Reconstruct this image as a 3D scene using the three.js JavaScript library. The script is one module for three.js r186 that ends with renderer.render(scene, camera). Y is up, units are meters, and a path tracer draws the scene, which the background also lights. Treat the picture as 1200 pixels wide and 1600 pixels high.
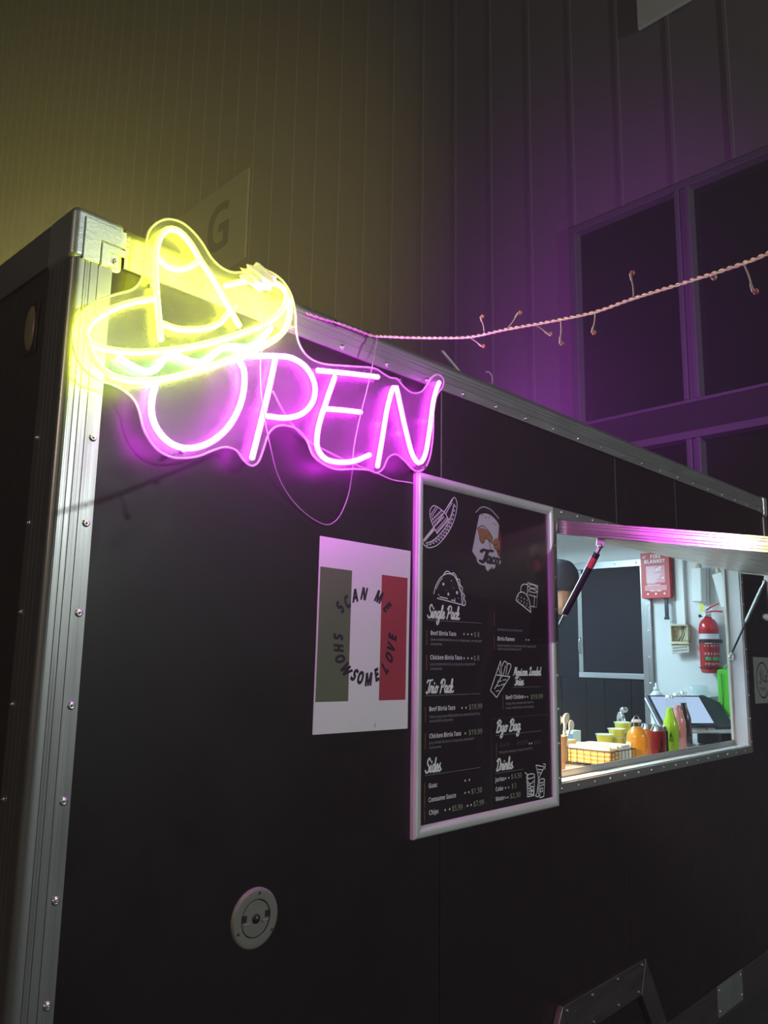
import * as THREE from 'three';
import { RoundedBoxGeometry } from 'three/addons/geometries/RoundedBoxGeometry.js';
import { MarchingCubes } from 'three/addons/objects/MarchingCubes.js';
import { mergeGeometries, mergeVertices, toCreasedNormals } from 'three/addons/utils/BufferGeometryUtils.js';
import { RectAreaLightUniformsLib } from 'three/addons/lights/RectAreaLightUniformsLib.js';

// ---------------------------------------------------------------- camera, sky, lights, exposure
RectAreaLightUniformsLib.init();
const scene = new THREE.Scene();
scene.background = new THREE.Color().setRGB(0.0032, 0.0022, 0.0032);          // night sky
const EYE = new THREE.Vector3(0, 1.55, 1.30), FOCAL = 1260;                  // focal length in pixels of the 1200 x 1600 frame
const camera = new THREE.PerspectiveCamera(2 * Math.atan(800 / FOCAL) * 180 / Math.PI, 1200 / 1600, 0.02, 80);
const AX = new THREE.Vector3(0.68625814, 0.01567969, 0.72718904), AY = new THREE.Vector3(-0.13555016, 0.98501024, 0.10668167), AZ = new THREE.Vector3(-0.71461592, -0.17178176, 0.67809669);
camera.position.copy(EYE);
camera.quaternion.setFromRotationMatrix(new THREE.Matrix4().makeBasis(AX, AY, AZ));
scene.add(camera);
const renderer = new THREE.WebGLRenderer({ antialias: true });
renderer.toneMapping = THREE.LinearToneMapping;
renderer.toneMappingExposure = 1.0;
renderer.shadowMap.enabled = true;
const HAZE = { color: new THREE.Color(1, 1, 1), density: 0.010 };             // damp night air that the sign lights up
scene.fog = new THREE.FogExp2(HAZE.color, HAZE.density);
const L = {
  street: { color: [0.86, 1.0, 0.93], power: 86, at: [3.9, 4.1, 9.3] },      // candela of the street lamp behind the camera, to the right
  far: { color: [1.0, 0.82, 0.6], power: 22, at: [-7.2, 4.3, 2.6] },           // another post lamp, away to the left
  ceiling: { color: [0.56, 0.86, 1.0], power: 62 },                           // cool panel on the trailer's ceiling
  warm: { color: [1.0, 0.68, 0.38], power: 7.5 },                              // warm bulb over the left end of the counter
  purple: { color: [0.72, 0.09, 1.0], power: 60 },                               // wash lamp on the roof, turned to the building
  amber: { color: [1.0, 0.86, 0.22], power: 205 },                              // the same, turned to the building's far left
  yellow: { color: [0.9, 1.0, 0.012], glow: 27, power: 0.02 },
  green: { color: [0.06, 1.0, 0.2], glow: 34, power: 0.012 },
  pink: { color: [0.88, 0.022, 1.0], glow: 46, power: 0.02 },
};
function lamp(kind, at, soft, share = 1) {
  const l = new THREE.PointLight(new THREE.Color().setRGB(...kind.color), kind.power * share);
  l.position.set(...at); l.castShadow = true; l.shadow.radius = soft; scene.add(l); return l;
}
lamp(L.street, L.street.at, 2.5).name = 'street_lamp_light';
lamp(L.far, L.far.at, 3).name = 'street_lamp_light';
const ceilingLight = new THREE.RectAreaLight(new THREE.Color().setRGB(...L.ceiling.color), L.ceiling.power, 1.3, 0.28);
ceilingLight.position.set(2.75, 2.128, -0.95); ceilingLight.rotation.x = -Math.PI / 2; ceilingLight.name = 'ceiling_light_light'; scene.add(ceilingLight);
lamp(L.warm, [2.03, 1.50, -0.22], 1.6).name = 'counter_bulb_light';

function wash(kind, at, to, angle, name) {
  const l = new THREE.SpotLight(new THREE.Color().setRGB(...kind.color), kind.power, 0, angle, 1);
  l.position.set(...at); l.target.position.set(...to); l.castShadow = true; l.shadow.radius = 1.5; l.name = name; scene.add(l, l.target); return l;
}
const WASH = { purple: [[2.9, 2.46, -0.75], [7.0, 4.5, -2.3]], amber: [[1.2, 2.46, -1.3], [7.5, 11.0, -15.5]] };
wash(L.purple, ...WASH.purple, 0.5, 'wash_light_light'); wash(L.amber, ...WASH.amber, 0.62, 'wash_light_light');

// ---------------------------------------------------------------- helpers
const V = (x, y, z) => new THREE.Vector3(x, y, z), R = (d) => d * Math.PI / 180;
let seed = 7; const rnd = () => { seed = (seed * 1664525 + 1013904223) % 4294967296; return seed / 4294967296; };
function on(u, v, z) {                                                        // where the sight line through a measured image point meets the upright plane z
  const d = AX.clone().multiplyScalar(u - 600).addScaledVector(AY, -(v - 800)).addScaledVector(AZ, -FOCAL);
  return EYE.clone().addScaledVector(d, (z - EYE.z) / d.z);
}
const taken = new Map();
function numbered(name) { const n = taken.get(name) ?? 0; taken.set(name, n + 1); return n ? name + '_' + String(n).padStart(3, '0') : name; }
function thing(name, label, category, base, group, kind) {
  const o = new THREE.Group(); o.name = numbered(name); o.position.set(...base); scene.add(o);
  if (label) o.userData.label = label;
  if (category) o.userData.category = category;
  if (group) o.userData.group = group;
  if (kind) o.userData.kind = kind;
  return o;
}
function shade(m) { m.castShadow = m.receiveShadow = true; return m; }
// a part: its geometry is given in world metres (or round pos), and is set relative to the parent's base
function part(parent, name, geo, mat, pos, label) {
  const g = Array.isArray(geo) ? (geo.length > 1 ? mergeGeometries(geo.map((q) => (q.index ? q.toNonIndexed() : q)).map(plain)) : geo[0]) : geo;
  const m = shade(new THREE.Mesh(g, mat)), w = parent.isScene ? V(0, 0, 0) : worldOf(parent);
  m.name = name; m.position.copy(pos ? V(...pos) : V(0, 0, 0)).sub(w); parent.add(m);
  if (label) m.userData.label = label;
  return m;
}
function plain(g) { for (const k of Object.keys(g.attributes)) if (!['position', 'normal', 'uv'].includes(k)) g.deleteAttribute(k); return g; }
function worldOf(o) { const w = V(0, 0, 0); for (let p = o; p && !p.isScene; p = p.parent) w.add(p.position); return w; }
function hub(parent, name, pos, label) { const g = new THREE.Group(); g.name = name; g.position.copy(V(...pos)).sub(worldOf(parent)); parent.add(g); if (label) g.userData.label = label; return g; }
function uvBox(g) {                                                           // uv in metres by the dominant direction of each face
  g = g.index ? g.toNonIndexed() : g;
  const p = g.attributes.position, n = g.attributes.normal, uv = new Float32Array(p.count * 2);
  for (let i = 0; i < p.count; i += 3) {
    const nx = Math.abs(n.getX(i) + n.getX(i + 1) + n.getX(i + 2)), ny = Math.abs(n.getY(i) + n.getY(i + 1) + n.getY(i + 2)), nz = Math.abs(n.getZ(i) + n.getZ(i + 1) + n.getZ(i + 2));
    for (let k = i; k < i + 3; k++) {
      const x = p.getX(k), y = p.getY(k), z = p.getZ(k);
      if (nz >= nx && nz >= ny) { uv[k * 2] = x; uv[k * 2 + 1] = y; } else if (nx >= ny) { uv[k * 2] = z; uv[k * 2 + 1] = y; } else { uv[k * 2] = x; uv[k * 2 + 1] = z; }
    }
  }
  g.setAttribute('uv', new THREE.BufferAttribute(uv, 2));
  return g;
}
function bx(x0, x1, y0, y1, z0, z1, r = 0.0015) {                             // a box by its extents, its edges rounded
  const w = x1 - x0, h = y1 - y0, d = z1 - z0, rr = Math.min(r, Math.min(w, h, d) * 0.45);
  return uvBox((rr > 0 ? new RoundedBoxGeometry(w, h, d, 2, rr) : new THREE.BoxGeometry(w, h, d)).translate((x0 + x1) / 2, (y0 + y1) / 2, (z0 + z1) / 2));
}
function rod(a, b, r0, r1 = r0, seg = 14) {                                   // a bar between two points
  const d = b.clone().sub(a), g = new THREE.CylinderGeometry(r1, r0, d.length(), seg, 1);
  g.applyQuaternion(new THREE.Quaternion().setFromUnitVectors(V(0, 1, 0), d.clone().normalize()));
  return g.translate((a.x + b.x) / 2, (a.y + b.y) / 2, (a.z + b.z) / 2);
}
function hose(points, r, closed = false, seg = 10, per = 6) {                 // a round tube through points, its ends capped
  const c = new THREE.CatmullRomCurve3(points, closed, 'centripetal'), t = new THREE.TubeGeometry(c, points.length * per, r, seg, closed);
  if (closed) return t;
  const ball = (p) => new THREE.SphereGeometry(r, seg, 6).translate(p.x, p.y, p.z);
  return mergeGeometries([t, ball(points[0]), ball(points.at(-1))].map((q) => plain(q.toNonIndexed())));
}
const lathe = (prof, seg = 36) => new THREE.LatheGeometry(prof.map(([x, y]) => new THREE.Vector2(x, y)), seg);
function plate(pts, z0, z1, bevel = 0, holes = []) {                          // an outline in x and y with thickness in z
  const s = new THREE.Shape(pts.map(([x, y]) => new THREE.Vector2(x, y)));
  for (const h of holes) s.holes.push(new THREE.Path(h.map(([x, y]) => new THREE.Vector2(x, y))));
  const g = new THREE.ExtrudeGeometry(s, { depth: z1 - z0 - 2 * bevel, bevelEnabled: bevel > 0, bevelThickness: bevel, bevelSize: bevel, bevelOffset: -bevel, bevelSegments: 2, curveSegments: 8 });
  return uvBox(g.translate(0, 0, z0 + bevel));
}
const rect = (x0, x1, y0, y1) => [[x0, y0], [x1, y0], [x1, y1], [x0, y1]];

// ---------------------------------------------------------------- computed textures
function canvasTex(w, h, draw, srgb = true) {
  const c = document.createElement('canvas'); c.width = w; c.height = h; draw(c.getContext('2d'), w, h);
  const t = new THREE.CanvasTexture(c); if (srgb) t.colorSpace = THREE.SRGBColorSpace; t.magFilter = THREE.LinearFilter; return t;
}
function noiseTex(size, make, repeat, srgb = false) {
  const d = new Uint8Array(size * size * 4);
  for (let y = 0; y < size; y++) for (let x = 0; x < size; x++) { const v = make(x, y, size), o = (y * size + x) * 4; for (let c = 0; c < 3; c++) d[o + c] = Array.isArray(v) ? v[c] : v; d[o + 3] = 255; }
  const t = new THREE.DataTexture(d, size, size); t.wrapS = t.wrapT = THREE.RepeatWrapping; t.magFilter = THREE.LinearFilter; t.repeat.set(...repeat);
  if (srgb) t.colorSpace = THREE.SRGBColorSpace; t.needsUpdate = true; return t;
}
const grid = Array.from({ length: 64 * 64 }, () => rnd());
function smooth(x, y, n) {                                                    // tiling value noise with n cells a side, x and y in 0..1
  const fx = x * n, fy = y * n, ix = Math.floor(fx), iy = Math.floor(fy), a = fx - ix, b = fy - iy, s = a * a * (3 - 2 * a), t = b * b * (3 - 2 * b);
  const g = (i, j) => grid[(((j % n) + n) % n) * 64 % 4096 + ((((i % n) + n) % n) * 7 + n) % 64];
  return (g(ix, iy) * (1 - s) + g(ix + 1, iy) * s) * (1 - t) + (g(ix, iy + 1) * (1 - s) + g(ix + 1, iy + 1) * s) * t;
}
const lines = Array.from({ length: 512 }, () => rnd());
const brushedY = noiseTex(256, (x, y) => 110 + 90 * lines[x % 256] + 40 * smooth(x / 256, y / 256, 8), [6, 1.2]);     // fine drawn lines running up
const brushedX = noiseTex(256, (x, y) => 150 + 60 * lines[y % 256] + 40 * smooth(x / 256, y / 256, 8), [1.2, 6]);     // fine drawn lines running along
const mottle = noiseTex(256, (x, y) => 170 + 45 * smooth(x / 256, y / 256, 6) + 35 * smooth(x / 256, y / 256, 32), [1.5, 1.5]);
const grainTex = noiseTex(256, (x, y) => 128 + 70 * (smooth(x / 256, y / 256, 48) - 0.5) + 90 * (rnd() - 0.5), [3, 3]);

// ---------------------------------------------------------------- materials
const std = (c, o = {}) => new THREE.MeshStandardMaterial({ color: new THREE.Color().setRGB(...c), roughness: 0.5, ...o });
const phys = (c, o = {}) => new THREE.MeshPhysicalMaterial({ color: new THREE.Color().setRGB(...c), roughness: 0.5, ...o });
const M = {
  black: phys([0.0068, 0.0044, 0.006], { specularIntensity: 0.55, roughness: 0.52, roughnessMap: mottle, bumpMap: grainTex, bumpScale: 0.00005 }),
  endBlack: std([0.036, 0.032, 0.028], { roughness: 0.55, roughnessMap: mottle, bumpMap: grainTex, bumpScale: 0.0001 }),
  aluUp: std([0.34, 0.336, 0.34], { metalness: 0.78, roughness: 0.5, roughnessMap: brushedY, bumpMap: brushedY, bumpScale: 0.00006 }),
  aluAlong: std([0.4, 0.395, 0.405], { metalness: 0.78, roughness: 0.5, roughnessMap: brushedX, bumpMap: brushedX, bumpScale: 0.00003 }),
  aluHatch: std([0.8, 0.78, 0.74], { metalness: 0.5, roughness: 0.4, roughnessMap: brushedX, bumpMap: brushedX, bumpScale: 0.00002 }),
  aluHatchEdge: std([0.62, 0.6, 0.57], { metalness: 0.88, roughness: 0.22, roughnessMap: brushedX, bumpMap: brushedX, bumpScale: 0.00003 }),
  cast: std([0.62, 0.64, 0.65], { metalness: 0.78, roughness: 0.5, roughnessMap: mottle, bumpMap: grainTex, bumpScale: 0.0004 }),
  darkAlu: std([0.22, 0.2, 0.2], { metalness: 1, roughness: 0.5, roughnessMap: brushedX }),
  galv: std([0.34, 0.37, 0.36], { metalness: 0.8, roughness: 0.55, roughnessMap: mottle }),
  rivet: std([0.8, 0.8, 0.8], { metalness: 1, roughness: 0.3 }),
  snap: std([0.74, 0.75, 0.75], { metalness: 0.4, roughness: 0.5, roughnessMap: mottle }),
  gap: std([0.01, 0.01, 0.012], { roughness: 0.8 }),
  white: std([0.66, 0.68, 0.69], { roughness: 0.4, bumpMap: grainTex, bumpScale: 0.0001 }),
  whitePlastic: std([0.78, 0.78, 0.76], { roughness: 0.35 }),
  cream: std([0.62, 0.55, 0.36], { roughness: 0.45 }),
  floor: std([0.1, 0.1, 0.105], { roughness: 0.7, bumpMap: grainTex, bumpScale: 0.0006 }),
  darkDoor: phys([0.006, 0.0065, 0.01], { roughness: 0.5, specularIntensity: 0.4 }),
  screenMesh: phys([0.012, 0.0105, 0.016], { roughness: 0.6, specularIntensity: 0.3 }),
  counter: std([0.55, 0.52, 0.48], { metalness: 0.35, roughness: 0.38, roughnessMap: brushedX }),
  sill: std([0.66, 0.63, 0.58], { roughness: 0.45, map: null }),
  asphalt: std([0.045, 0.044, 0.046], { roughness: 0.85, bumpMap: grainTex, bumpScale: 0.004 }),
  blackPlastic: std([0.012, 0.013, 0.016], { roughness: 0.32 }),
  navyPlastic: std([0.022, 0.026, 0.042], { roughness: 0.4 }),
  chrome: std([0.75, 0.76, 0.78], { metalness: 1, roughness: 0.16 }),
  blackWire: std([0.02, 0.02, 0.022], { roughness: 0.4 }),
  red: phys([0.5, 0.012, 0.02], { roughness: 0.3, clearcoat: 0.6, clearcoatRoughness: 0.15 }),
  kraft: std([0.52, 0.3, 0.15], { roughness: 0.8, bumpMap: grainTex, bumpScale: 0.0003 }),
  card: std([0.55, 0.38, 0.2], { roughness: 0.85, bumpMap: grainTex, bumpScale: 0.0003 }),
  wood: std([0.88, 0.8, 0.66], { roughness: 0.6 }),
  paper: std([0.8, 0.78, 0.74], { roughness: 0.8 }),
  skin: std([0.55, 0.3, 0.21], { roughness: 0.5 }),
  tee: std([0.03, 0.034, 0.055], { roughness: 0.9, bumpMap: grainTex, bumpScale: 0.0006 }),
  trousers: std([0.012, 0.012, 0.016], { roughness: 0.9 }),
  hair: std([0.015, 0.011, 0.009], { roughness: 0.55 }),
};

// ================================================================ GROUND AND BUILDING BEHIND
function struct(name, geo, mat) { const m = part(scene, name, geo, mat); m.userData.kind = 'structure'; return m; }
struct('ground', bx(-14, 16, -0.12, 0, -52, 16, 0), M.asphalt);
{
  const clad = std([0.16, 0.145, 0.15], { roughness: 0.75, bumpMap: grainTex, bumpScale: 0.001 }), frameM = std([0.13, 0.135, 0.14], { roughness: 0.5, metalness: 0.3 }), paneM = phys([0.01, 0.01, 0.012], { roughness: 0.12 });
  const turn = -1.6142, at = (o) => { o.position.set(7, 0, 0); o.rotation.y = turn; return o; };
  const add = (p, name, g, m) => { const q = shade(new THREE.Mesh(g, m)); q.name = name; p.add(q); return q; };
  const wall = at(thing('wall_back', null, null, [0, 0, 0], null, 'structure'));
  add(wall, 'wall_slab', bx(-48, -2.78, 0, 34, -0.25, 0, 0), clad);
  add(wall, 'wall_slab', bx(-2.78, 8, 6.03, 34, -0.25, 0, 0), clad);
  for (let s = -1.2; s < 30; s += 0.56) add(wall, 'cladding_rib', bx(-s - 0.02, -s + 0.02, s < 2.78 ? 6.05 : 0.05, 33.9, 0, 0.016, 0.006), clad);
  add(wall, 'ledge', bx(-48, -16.2, 10.9, 11.8, 0.0, 0.16, 0.01), std([0.2, 0.19, 0.18], { roughness: 0.6 }));
  const win = at(thing('window_1', null, null, [0, 0, 0], null, 'structure'));
  const bar = (x0, x1, y0, y1, d = 0.05) => add(win, 'window_frame', bx(x0, x1, y0, y1, -0.12, d, 0.006), frameM);
  bar(-2.78, 8, 5.96, 6.03, 0.04); bar(-2.78, -2.70, 0, 5.96, 0.04);                       // head and left post
  bar(-1.60, -1.555, 3.87, 5.96, 0.05); bar(-1.50, -1.455, 3.87, 5.96, 0.05); bar(-1.555, -1.50, 3.87, 5.96, 0.02);   // coupled mullion
  bar(-2.70, 8, 3.84, 3.87, 0.04); bar(-2.70, 8, 3.50, 3.57, 0.06);
  bar(-1.60, -1.55, 0, 3.50, 0.05); bar(-1.51, -1.47, 0, 3.50, 0.05); bar(-1.55, -1.51, 0, 3.5, 0.02);
  bar(1.2, 1.3, 0, 5.96, 0.05); bar(3.6, 3.7, 0, 5.96, 0.05);
  add(win, 'spandrel_panel', bx(-2.70, 8, 3.57, 3.84, -0.10, 0.0, 0), std([0.02, 0.019, 0.021], { roughness: 0.6 }));
  for (const [x0, x1] of [[-2.70, -1.60], [-1.455, 1.2], [1.3, 3.6], [3.7, 8]]) add(win, 'pane', bx(x0, x1, 3.87, 5.96, -0.09, -0.07, 0), paneM);
  for (const [x0, x1] of [[-2.70, -1.60], [-1.47, 1.2], [1.3, 3.6], [3.7, 8]]) add(win, 'pane', bx(x0, x1, 0.02, 3.50, -0.09, -0.07, 0), paneM);
  const signM = std([0.85, 0.85, 0.82], { roughness: 0.5 });
  const s1 = at(thing('wall_sign', 'pale blank sign panel high on the dark building, cut off at the top right', 'sign', [0, 0, 0]));
  add(s1, 'sign_face', bx(-1.88, -0.2, 7.88, 8.75, 0.03, 0.07, 0.004), signM);
  add(s1, 'back_rail', bx(-1.7, -0.4, 8.0, 8.06, 0.0, 0.03, 0.004), frameM); add(s1, 'back_rail', bx(-1.7, -0.4, 8.5, 8.56, 0.0, 0.03, 0.004), frameM);
  const letter = canvasTex(512, 256, (c, w, h) => { c.fillStyle = '#8d8d88'; c.fillRect(0, 0, w, h); c.fillStyle = '#4a4a4a'; c.font = 'bold 190px sans-serif'; c.textAlign = 'right'; c.fillText('G', w * 0.86, h * 0.74); });
  const s2 = at(thing('wall_sign', 'pale sign panel with a large dark letter, far off behind the glowing hat', 'sign', [0, 0, 0]));
  const face = new RoundedBoxGeometry(3.1, 1.62, 0.04, 2, 0.004).translate(-10.45, 8.72, 0.05);
  add(s2, 'sign_face', face, std([0.9, 0.9, 0.9], { map: letter, roughness: 0.5 }));
  add(s2, 'back_rail', bx(-11.8, -9.1, 8.2, 8.26, 0.0, 0.03, 0.004), frameM); add(s2, 'back_rail', bx(-11.8, -9.1, 9.2, 9.26, 0.0, 0.03, 0.004), frameM);
}
for (const [key, label, glow] of [['street', 'grey post lamp with one small round bulb, behind the camera to the right', 30], ['far', 'grey post lamp with a warm bulb, far to the left of the trailer', 20]]) {   // outside the picture
  const [x, y, z] = L[key].at, t = thing('street_lamp', label, 'lamp', [x, 0, z]);
  part(t, 'base', lathe([[0, 0], [0.14, 0], [0.14, 0.05], [0.07, 0.12], [0, 0.12]]), M.galv, [x, 0, z + 0.3]);
  part(t, 'pole', hose([V(x, 0.1, z + 0.3), V(x, y - 0.35, z + 0.3), V(x, y + 0.25, z + 0.25), V(x, y + 0.27, z)], 0.035), M.galv);
  part(t, 'shade', lathe([[0.02, 0.25], [0.05, 0.23], [0.15, 0.11], [0.16, 0.09], [0.145, 0.095], [0.04, 0.21], [0.02, 0.22]]), M.galv, [x, y, z]);
  part(t, 'bulb', new THREE.SphereGeometry(0.07, 20, 14), new THREE.MeshStandardMaterial({ color: 0xffffff, emissive: new THREE.Color().setRGB(...L[key].color), emissiveIntensity: glow }), [x, y, z]);
}
for (const [key, label] of [['purple', 'small black wash lamp with a purple lens on the trailer roof'], ['amber', 'small black wash lamp with an amber lens at the rear of the trailer roof']]) {
  const [p, q] = WASH[key].map((a) => V(...a)), d = q.clone().sub(p).normalize(), t = thing('wash_light', label, 'lamp', [p.x, 2.313, p.z]);
  part(t, 'base', lathe([[0, 0], [0.06, 0], [0.06, 0.008], [0.012, 0.016], [0.01, 0.09], [0, 0.09]]), M.blackPlastic, [p.x, 2.3135, p.z]);
  part(t, 'housing', rod(p.clone().addScaledVector(d, -0.12), p.clone().addScaledVector(d, -0.02), 0.045, 0.06, 24), M.blackPlastic);
  part(t, 'lens', rod(p.clone().addScaledVector(d, -0.019), p.clone().addScaledVector(d, -0.012), 0.052, 0.052, 24), new THREE.MeshStandardMaterial({ color: 0x222222, emissive: new THREE.Color().setRGB(...L[key].color), emissiveIntensity: 4 }));
}

// ================================================================ THE TRAILER
const TB = [2.31, 0, -0.97];
const T = thing('food_trailer', 'black food trailer with aluminium corner trims and an open serving window', 'food trailer', TB);
const alongY = (pts, y0, y1) => { const s = new THREE.Shape(pts.map(([x, z]) => new THREE.Vector2(x, -z))); return uvBox(new THREE.ExtrudeGeometry(s, { depth: y1 - y0, bevelEnabled: false }).rotateX(-Math.PI / 2).translate(0, y0, 0)); };
const alongX = (pts, x0, x1) => { const s = new THREE.Shape(pts.map(([z, y]) => new THREE.Vector2(-z, y))); return uvBox(new THREE.ExtrudeGeometry(s, { depth: x1 - x0, bevelEnabled: false }).rotateY(Math.PI / 2).translate(x0, 0, 0)); };
function grooved(from, to, at, cuts, depth, half = 0.0009) {                  // points of a face that runs from..to with small V grooves
  const out = [], sgn = Math.sign(to - from); out.push([from, at]);
  for (const c of cuts.slice().sort((a, b) => (a - b) * sgn)) out.push([c - half * sgn, at], [c, at - depth], [c + half * sgn, at]);
  out.push([to, at]); return out;
}
const arc = (cx, cy, r, a0, a1, n = 8) => Array.from({ length: n + 1 }, (_, i) => { const a = R(a0 + (a1 - a0) * i / n); return [cx + r * Math.cos(a), cy + r * Math.sin(a)]; });
const screwGeo = mergeGeometries([lathe([[0, 0.0045], [0.0016, 0.0043], [0.0022, 0.003], [0.003, 0.0028], [0.0042, 0.0036], [0.006, 0.0022], [0.0068, 0.0008], [0.0068, 0]], 20)].map((g) => g.rotateX(Math.PI / 2)));
const rivetGeo = new THREE.SphereGeometry(0.0054, 14, 6, 0, Math.PI * 2, 0, Math.PI / 2).rotateX(Math.PI / 2).scale(1, 1, 0.6);
// --- outer skin: five sheets butted at seams, the window opening left free
const WX0 = 2.13, WX1 = 3.645, WY0 = 1.184, WY1 = 1.955;
part(T, 'side_panel', plate(rect(0.6, 1.5825, 0.37, 2.26), -0.012, 0, 0.0012), M.black);
part(T, 'side_panel', plate([[1.5855, 0.37], [2.5305, 0.37], [2.5305, WY0], [WX0, WY0], [WX0, WY1], [2.5305, WY1], [2.5305, 2.26], [1.5855, 2.26]], -0.012, 0, 0.0012), M.black);
part(T, 'side_panel', plate(rect(2.5335, 3.0165, WY1, 2.26), -0.012, 0, 0.0012), M.black);
part(T, 'side_panel', plate(rect(2.5335, 3.0165, 0.37, WY0), -0.012, 0, 0.0012), M.black);
part(T, 'side_panel', plate([[3.0195, 0.37], [4.03, 0.37], [4.03, 2.26], [3.0195, 2.26], [3.0195, WY1], [WX1, WY1], [WX1, WY0], [3.0195, WY0]], -0.012, 0, 0.0012), M.black);
for (const x of [1.584, 2.532, 3.018]) part(T, 'seam_strip', bx(x - 0.0014, x + 0.0014, 1.995, 2.232, -0.011, -0.0008, 0.0003), M.galv);
part(T, 'wall_lining', plate(rect(0.6, 4.03, 0.37, 2.29), -0.05, -0.0125, 0, [rect(WX0, WX1, WY0, WY1)]), M.white);
part(T, 'end_panel', bx(0.576, 0.6, 0.37, 2.3, -2.0, -0.001, 0.001), M.endBlack);
part(T, 'end_lining', bx(0.601, 0.64, 0.42, 2.19, -1.95, -0.051, 0), M.white);
part(T, 'end_wall', bx(3.95, 4.03, 0.37, 2.29, -1.95, -0.051, 0), M.white);
part(T, 'back_wall', bx(0.6, 4.03, 0.37, 2.29, -2.0, -1.951, 0), M.white);
part(T, 'ceiling_lining', bx(0.64, 3.95, 2.19, 2.24, -1.95, -0.051, 0), M.white);
part(T, 'floor_sheet', bx(0.64, 3.95, 0.37, 0.42, -1.95, -0.051, 0), M.floor);
part(T, 'roof_sheet', bx(0.59, 4.05, 2.291, 2.312, -2.0, -0.02, 0.004), M.galv);
part(T, 'bottom_rail', alongX([[-0.06, 0.25], ...grooved(0.25, 0.369, 0.005, [0.275, 0.35], 0.0015, 0.001).map(([a, z]) => [z, a]), [-0.06, 0.369]], 0.58, 4.05), M.darkAlu);
// --- corner extrusion, with its grooves and screws
{
  const z0 = 0.006, x0 = 0.569, r = 0.016;
  const prof = [...grooved(0.643, x0 + r, z0, [0.592, 0.602, 0.6165], 0.0016), ...arc(x0 + r, z0 - r, r, 90, 180, 8).slice(1, -1), ...grooved(z0 - r, -0.084, x0, [-0.03, -0.045, -0.06], -0.0016).map(([z, x]) => [x, z]), [x0 + 0.005, -0.084], [x0 + 0.006, 0.0005], [0.643, 0.0005]];
  const t = part(T, 'corner_trim', alongY(prof, 0.25, 2.222), M.aluUp);
  for (const y of [1.907, 1.758, 1.607, 1.457, 1.308, 1.159, 1.008, 0.86, 0.71, 0.56]) part(t, 'screw', screwGeo, M.rivet, [0.6315, y, z0]);
  const side = screwGeo.clone().rotateY(-Math.PI / 2);
  for (const y of [1.907, 1.758, 1.607, 1.457, 1.308, 1.159, 1.008]) part(t, 'screw', side, M.rivet, [x0, y, -0.072]);
}
{
  const r = 0.026, top = 2.318, z0 = 0.006;
  const prof = [[-0.05, 2.3125], [-0.05, top], ...arc(z0 - r, top - r, r, 90, 0, 8), ...grooved(top - r - 0.001, 2.233, z0, [2.2865, 2.2755, 2.2575], 0.0016).map(([y, z]) => [z, y]), [0.0005, 2.233], [0.0005, 2.262], [-0.012, 2.3125]];
  const t = part(T, 'roof_trim', alongX(prof, 0.665, 4.0), M.aluAlong);
  for (let x = 0.761; x < 3.95; x += 0.1513) part(t, 'rivet', x < 2 ? screwGeo : rivetGeo, M.rivet, [x, 2.2445, z0]);
  part(T, 'end_roof_trim', uvBox(bx(0.5695, 0.5755, 2.235, 2.316, -2.0, -0.095, 0.002)), M.aluAlong);
}
{ // cast corner: a rounded block under two L-shaped raised faces, with a screw in the notch
  const c = part(T, 'corner_casting', bx(0.565, 0.664, 2.219, 2.3185, -0.095, 0.007, 0.013), M.cast);
  part(c, 'raised_face', plate([[0.585, 2.2205], [0.6155, 2.2205], [0.6155, 2.2675], [0.6635, 2.2675], [0.6635, 2.3], [0.585, 2.3]], 0.006, 0.0105, 0.0012), M.cast);
  part(c, 'raised_face', plate([[0.6185, 2.2205], [0.632, 2.2205], [0.632, 2.251], [0.6635, 2.251], [0.6635, 2.2645], [0.6185, 2.2645]], 0.006, 0.0105, 0.0012), M.cast);
  part(c, 'screw', screwGeo, M.rivet, [0.6465, 2.237, 0.007]);
  part(T, 'corner_casting', bx(3.998, 4.056, 2.22, 2.319, -0.095, 0.008, 0.013), M.cast);
  part(T, 'corner_trim', bx(3.99, 4.05, 0.25, 2.22, -0.08, 0.006, 0.008), M.darkAlu);
}
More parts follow.
